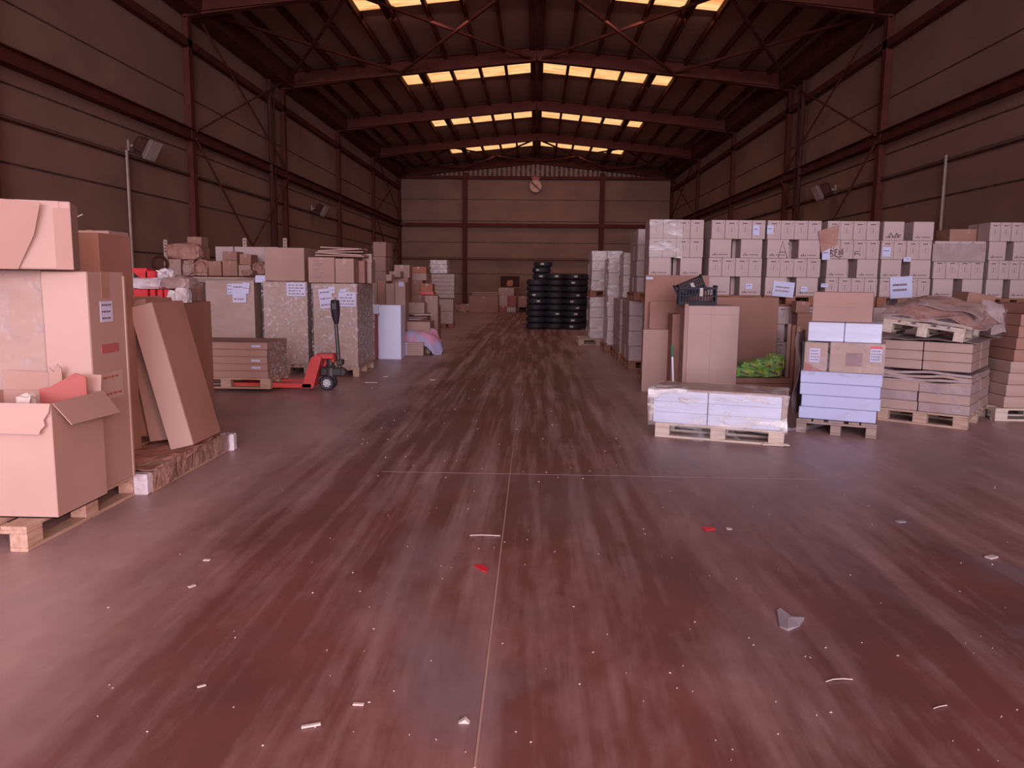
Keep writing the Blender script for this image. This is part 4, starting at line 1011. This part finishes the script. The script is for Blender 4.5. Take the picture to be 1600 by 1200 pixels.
g = crumple(18, 8, lambda s, q: (-.38 + .5 * s + .1 * q, -.33 - .10 * q, -.01 - .13 * q * (.7 + .3 * math.sin(s * 6))), .02, 8, 13, .003)
part('loose_film_tail', g, 'filmt', t)
solo('splintered_wood', G().bar((-.12, 0, .01), (.12, .02, .018), .06, .014).bar((-.1, .03, .02), (.1, -.03, .03), .02, .012), 'wood_pale', 'splintered piece of pale board before right pallet corner', 'wood', gp(1212, 697), an)

# ------------------------------------------------------------------ white box stack
a, b = gp(1243, 675), gp(1369, 686); dv = b - a; an = math.atan2(dv.y, dv.x); nrm = Vector((-math.sin(an), math.cos(an), 0)); mid = (a + b) / 2
PW = dv.length
pallet('grey pallet under the stack of white boxes', mid + nrm * .6, an + R(90), 1.2, PW, 'galv')
_PAL[(1.2, PW, 'galv')] = None; del _PAL[(1.2, PW, 'galv')]
def loc2(x, y, z): return mid + Vector((math.cos(an), math.sin(an), 0)) * x + nrm * y + Vector((0, 0, z))
for k in range(4):
    for j in range(3):
        rn = ['bottom', 'second', 'third', 'top'][k]
        o = carton(f'flat white box, {["front", "middle", "rear"][j]} of the {rn} white layer', PW - .03 + .012 * k, .36, .119, loc2(.005 * k + (.02 if k == 1 else 0), .22 + .37 * j, .146 + .122 * k), an, 'white', tape=False, name='white_box', group='flat white boxes on the grey pallet')
z = .146 + .122 * 4
o = carton('brown carton with framed print under film, above white boxes', .50, .5, .30, loc2(.15, .29, z), an, 'card_film', tape=False)
part('dark_print', G().bx(-.1, .05, -.2535, -.251, .07, .20), 'ink_pale', o)
lb = sticker(o, 'f', .17, .185, .105, .13, .5, .5, 'paper', 4); part('red_stripe', G().bx(.118, .222, -.2560, -.2530, .25, .272), 'red', o)
o = carton('carton with shipping label at left above white boxes', .22, .5, .29, loc2(-.23, .29, z), an, 'card_film', tape=False)
sticker(o, 'f', -.01, .16, .10, .14, .22, .5, 'paper', 4)
part('red_corner', G().prism([(-.10, .0), (.08, .0), (-.1, .09)], -.2535, -.251), 'redcard', o)
carton('rear brown carton above the white boxes', .74, .56, .30, loc2(0, .84, z), an, 'card_film', tape=False)
solo('loose_stretch_film', crumple(24, 14, lambda s, q: (-.36 + .76 * s, .022 - .008 * math.sin(q * 9), z - .04 + .34 * q), .010, 8, 17, .002), 'filmt', 'thin clear film across the brown cartons above white boxes', 'plastic film', mid, an)
z2 = z + .302
for i, x in enumerate((-.17, .17)):
    o = carton(f'{["left", "right"][i]} white film wrapped box below the top brown carton', .335, .6, .19, loc2(x + .02, .36, z2), an, 'white_film', tape=False, name='white_box')
o = carton('plain brown carton with middle seam on top of white stack', .56, .45, .30, loc2(-.02, .42, z2 + .192), an, 'card', tape=False, seam=True)
part('side_film', crumple(10, 14, lambda s, q: (-PW / 2 - .03 - .02 * math.sin(q * 8), .05 + 1.0 * s, .15 + .85 * q), .03, 5, 19, .003), 'greyfilm',
     thing('loose_plastic_sheet', 'dull grey film down the left side of white box stack', 'plastic film', mid, an))
g = crumple(26, 4, lambda s, q: (.30 - .75 * s, -.03 - .05 * s, .30 * (1 - s) ** 1.6 + .02 + .05 * q * (1 - .4 * s)), .012, 9, 23, .003)
solo('loose_stretch_film', g, 'filmt', 'twisted film tail from white stack down to front pallet', 'plastic film', mid, an)

# ------------------------------------------------------------------ bundles at the right
cor = Vector((4.55, 8.15, 0)); an = R(-38)
fx = Vector((math.cos(an), math.sin(an), 0)); fy = Vector((-math.sin(an), math.cos(an), 0))
def jl(x, y, z): return cor + fx * x + fy * y + Vector((0, 0, z))      # x negative along the front, y into depth
FW, FD = .92, 1.2
pallet('brown pallet under the layered bundles at right', jl(-FW / 2, FD / 2, 0), an, FW, FD, 'wood')
zb = .146
for i, (x0, x1) in enumerate(((-FW, -.50), (-.49, .0))):
    for j in range(2):
        for k in range(3):
            c_ = carton(f'flat grey bundle, {["left", "right"][i]} {["front", "rear"][j]}, {["bottom", "middle", "top"][k]} of lowest load', x1 - x0, .58, .103, jl((x0 + x1) / 2 + random.uniform(-.006, .006), .3 + .6 * j, zb + .106 * k), an,
                    'greyfilm' if (i + j + k) % 2 else 'card_film', tape=False, name='flat_bundle', group='flat bundles in the lowest right load')
zc = zb + .318
for k in range(4):
    g = crumple(14, 14, lambda s, q: (-FW + .02 + (FW - .02) * s, .02 + 1.12 * q, .012 + .01 * math.sin(s * 8 + k)), .010, 5, 30 + k, .026)
    solo('flat_sheet_pack', g, 'greyfilm' if k % 2 else 'card_film', f'soft layered sheet pack, {ORD[k]} from the bottom, between right loads', 'sheet pack', jl(0, 0, zc + .034 * k), an)
zd = zc + .135
for i, (x0, x1) in enumerate(((-.88, -.47), (-.46, .0))):
    for j in range(2):
        for k in range(3):
            carton(f'brown grey carton, {["left", "right"][i]} {["front", "rear"][j]}, {["bottom", "middle", "top"][k]} of second right load', x1 - x0, .52, .099, jl((x0 + x1) / 2 - .02, .30 + .54 * j, zd + .102 * k), an,
                   'card_film', tape=False, name='flat_carton', group='cartons in the second right load')
ze = zd + .306
g = crumple(20, 18, lambda s, q: (-.92 + .95 * s, .0 + 1.1 * q, .02), .022, 5, 41, .004)
solo('plastic_sheet', g, 'greyfilm', 'crinkled plastic sheet covering the second right load', 'plastic film', jl(0, 0, ze), an)
g = crumple(22, 4, lambda s, q: (.03 + .02 * math.sin(s * 5), .55 + .06 * q, ze + .02 - .62 * s), .018, 7, 43, .003)
solo('film_tail', g, 'filmt', 'white twisted film hanging down side of right load', 'plastic film', jl(0, 0, 0), an)
g = crumple(30, 4, lambda s, q: (.04 + .40 * s ** 2, .62 - .55 * s + .07 * q, max(.012, (zc + .1) * (1 - s * 1.55))), .012, 7, 47, .003)
solo('film_tail', g, 'filmt', 'white film strip trailing from right load onto floor', 'plastic film', jl(0, 0, .012), an)
g = crumple(18, 6, lambda s, q: (-.05 - .32 * (1 - s) ** 2 - .1 * q, -.012, zc - .02 - .26 * s), .015, 8, 51, .002)
solo('film_tail', g, 'filmt', 'curled film on front face of lowest right load', 'plastic film', jl(0, 0, .0), an)
# tilted pallet on top with wrapped sheets
pt_ = jl(-.53, .60, ze + .05)
pallet('tilted pallet on top of the right bundles', pt_, an, 1.2, .8, 'wood_pale', rot=(R(6), 0, an + R(92)))
T = Matrix.Translation(pt_) @ Matrix.Rotation(an + R(2), 4, 'Z') @ Matrix.Rotation(R(6), 4, 'Y')
def topgoods(fn, m, label, amp, sd, nm, cat, th=.006, n=22, sc=4):
    g = crumple(n, n, fn, amp, sc, sd, th).xf(T); solo(nm, g, m, label, cat)
topgoods(lambda s, q: (-.40 + .86 * s, -.56 + 1.1 * q, .165 + .02 * math.sin(s * 3)), 'card_film', 'thick flat cartons under film on tilted pallet', .012, 61, 'flat_carton_pack', 'cardboard', .03)
topgoods(lambda s, q: (-.42 + 1.0 * s, -.60 + 1.1 * q + .1 * s, .17 + .24 * math.sin(math.pi * min(1, max(0, s * .8 + .14))) * min(1, .15 + 2.2 * q)), 'brownpaper', 'bulging brown paper wrapping heaped on the tilted pallet', .06, 63, 'paper_wrapping', 'wrapping')
topgoods(lambda s, q: (-.12 + .62 * s, -.42 + .4 * q, .30 + .12 * q + .05 * math.sin(s * 2.6 + .3) - .06 * s), 'card', 'torn brown cardboard with jagged edge on wrapping heap', .04, 65, 'torn_cardboard', 'cardboard', .006, 16)
topgoods(lambda s, q: (-.42 + 1.15 * s, -.64 + .22 * q, .12 + .28 * q), 'filmt', 'clear film draped over front of the wrapping heap', .05, 67, 'loose_stretch_film', 'plastic film', .003)
g = crumple(20, 20, lambda s, q: (5.15 + .75 * s, 8.95 + .15 * q + .2 * s, .98 + (.36 - .10 * s) * q), .06, 4, 71, .004)
solo('plastic_sheet', g, 'greyfilm', 'grey brown plastic sheet hanging right of the wrapping heap', 'plastic film')
front(1508, 1552, 459, 480, 9.9, .3, 'dark brown carton lid behind the plastic sheeting', 'card_dark', rot=(0, R(9), 0), tape=False, z0=1.22)
front(1500, 1558, 480, 620, 9.95, .5, 'dark carton hidden behind the right bundles', 'card_dark', z0=0, tape=False)
o = front(1364, 1402, 481, 505, 11.0, .3, 'white carton with handwritten marks behind tilted pallet', 'wine', z0=0, tape=False); sticker(o, 'f', -.03, at(1380, 490, 11).z, .2, .08, .34, .3, 'wine', 1, 'handwriting', lm='ink')
solo('red_board', G().bev(-.30, .30, -.03, .03, 0, 1.0, .006), 'redcard', 'dark red board standing between right bundles and rightmost stack', 'board', (at(1562, 560, 9.9).x, 9.9, 0), R(10))
# far right stack
a = gp(1562, 651); xk = a.x + .05; yk = 8.75
xk = at(1563, 640, yk).x
pallet('pale pallet under the stack at right frame edge', (xk + .55, yk + .4, 0), 0, 1.2, .8, 'wood_pale')
for k in range(9):
    hh = .132 if k < 8 else .12
    o = carton(f'wide flat brown carton, {ORD[k]} from the bottom of rightmost stack', 1.1 - .03 * (k > 3) - .05 * (k > 7), .75, hh - .003, (xk + .60 + .012 * k, yk + .40, .146 + .132 * k), 0, 'card_film' if k < 4 else 'card_dark', tape=False, name='flat_carton', group='flat cartons in rightmost stack')
    if k == 8: sticker(o, 'f', -.40, .05, .12, .10, 1.1, .75, 'paper', 2, lm='ink')
part_ = G()

# ------------------------------------------------------------------ floor litter
def scrap(u, v, g, m, label, cat='litter', rz=0, name='scrap', z=.001, group=None):
    return solo(name, g, m, label, cat, gp(u, v) + Vector((0, 0, z)), rz, group)
pts = [gp(u, v) for u, v in ((1214, 955), (1219, 954), (1235, 963), (1257, 969), (1250, 979), (1231, 987), (1218, 981))]
c = sum(pts, Vector()) / len(pts); g = G(); n = len(pts)
g.add([p - c + Vector((0, 0, .006 + .008 * (i % 2))) for i, p in enumerate(pts)] + [(p - c) * .96 for p in pts] + [Vector((0, 0, .016))],
      [(i, (i + 1) % n, 2 * n) for i in range(n)] + [(n + (i + 1) % n, n + i, i, (i + 1) % n)[::-1] for i in range(n)] + [tuple(range(n, 2 * n))[::-1]])
solo('paper_scrap', g, 'greystone', 'grey triangular scrap of paper lying on the floor, right foreground', 'litter', c)
pts = [gp(u, v) for u, v in ((741, 885), (752, 883), (763, 888), (761, 895), (752, 892))]; c = sum(pts, Vector()) / 5
g = G().add([p - c for p in pts] + [p - c + Vector((0, 0, .006)) for p in pts], [(0, 1, 2, 3, 4), (9, 8, 7, 6, 5)] + [(i, (i + 1) % 5, 5 + (i + 1) % 5, 5 + i) for i in range(5)])
solo('red_scrap', g, 'red', 'bright red plastic scrap on floor left of the centre joint', 'litter', c + Vector((0, 0, .001)))
scrap(1107, 827, G().bev(-.035, .035, -.03, .03, 0, .008, .003), 'red', 'dull red scrap beside a white chip on right floor', rz=.4, name='red_scrap')
scrap(1139, 827, G().bev(-.018, .018, -.018, .018, 0, .006, .003), 'debris', 'round white chip right of the dull red scrap', name='white_chip')
scrap(1311, 1065, G().tube([(-.055, -.012, .004), (-.02, .004, .006), (.02, .010, .006), (.055, .010, .004)], .0022, 5), 'debris', 'thin curved white strip on floor, lower right', name='white_strip')
scrap(1469, 1106, G().tube([(-.03, -.012, .003), (0, 0, .005), (.03, .012, .003)], .002, 5), 'debris', 'tiny pale strip below right of curved white strip', name='white_strip')
scrap(758, 838, G().tube([(-.09, 0, .003), (-.02, -.004, .008), (.09, .004, .003)], .003, 5), 'debris', 'thin white strip crossing near centre joint', name='white_strip')
scrap(1549, 872, G().bev(-.035, .035, -.02, .02, 0, .01, .003), 'debris', 'pale scrap near right frame edge on floor', rz=.5)
scrap(1407, 816, G().bev(-.03, .03, -.02, .02, 0, .008, .003), 'greystone', 'small grey scrap before the right bundles', rz=.3)
scrap(486, 1136, G().bar((-.03, -.01, .004), (.03, .01, .006), .012, .006), 'debris', 'pale chip of wood on lower left floor', name='wood_chip')
scrap(560, 1102, G().bev(-.02, .02, -.008, .008, 0, .006, .002), 'debris', 'small pale flake above the pale wood chip', name='wood_chip')
scrap(323, 876, G().bev(-.018, .018, -.01, .01, 0, .006, .002), 'debris', 'small pale flake on left floor before wrapped pallet', name='wood_chip')
scrap(300, 917, G().bev(-.018, .018, -.01, .01, 0, .006, .002), 'debris', 'small pale flake in left foreground nearest the open carton', name='wood_chip', rz=1)
scrap(725, 1129, G().prism([(-.02, 0), (.02, 0), (.004, .016)], -.01, .01), 'debris', 'crumpled beige flake left of floor joint, bottom', name='wood_chip')
scrap(316, 1073, G().bev(-.018, .014, -.006, .006, 0, .005, .002), 'debris', 'narrow pale flake in the lower left foreground', name='wood_chip', rz=.6)
scrap(581, 598, G().bev(-.10, .08, -.02, .02, 0, .008, .003), 'debris', 'white strip of paper on floor right of pallet jack', name='paper_strip')
scrap(603, 589, G().bev(-.04, .04, -.03, .03, 0, .01, .003), 'debris', 'small white paper bit right of the white strip', name='paper_strip')
scrap(676, 594, G().bev(-.04, .04, -.03, .03, 0, .01, .003), 'debris', 'small white paper bit on floor nearest the aisle lane', name='paper_strip')
rs = random.Random(5); g = G()
for i in range(130):
    u = rs.uniform(150, 1590); v = 760 + 430 * rs.random() ** 1.3
    if u < 400 and v < 860: continue
    p = gp(u, v); a = rs.uniform(0, 3.1); l = rs.uniform(.001, .0045); q = G().bx(-l, l, -l * .4, l * .4, 0, .003).xf(Matrix.Translation(p) @ Matrix.Rotation(a, 4, 'Z')); g.add(q.v, q.f)
for i in range(60):
    u = rs.uniform(560, 990); v = rs.uniform(600, 760); p = gp(u, v); l = rs.uniform(.002, .007); q = G().bx(-l, l, -l * .4, l * .4, 0, .003).xf(Matrix.Translation(p)); g.add(q.v, q.f)
o = solo('floor_crumbs', g, 'debris', 'fine pale crumbs and dust specks scattered over the red floor', 'litter'); o['kind'] = 'stuff'
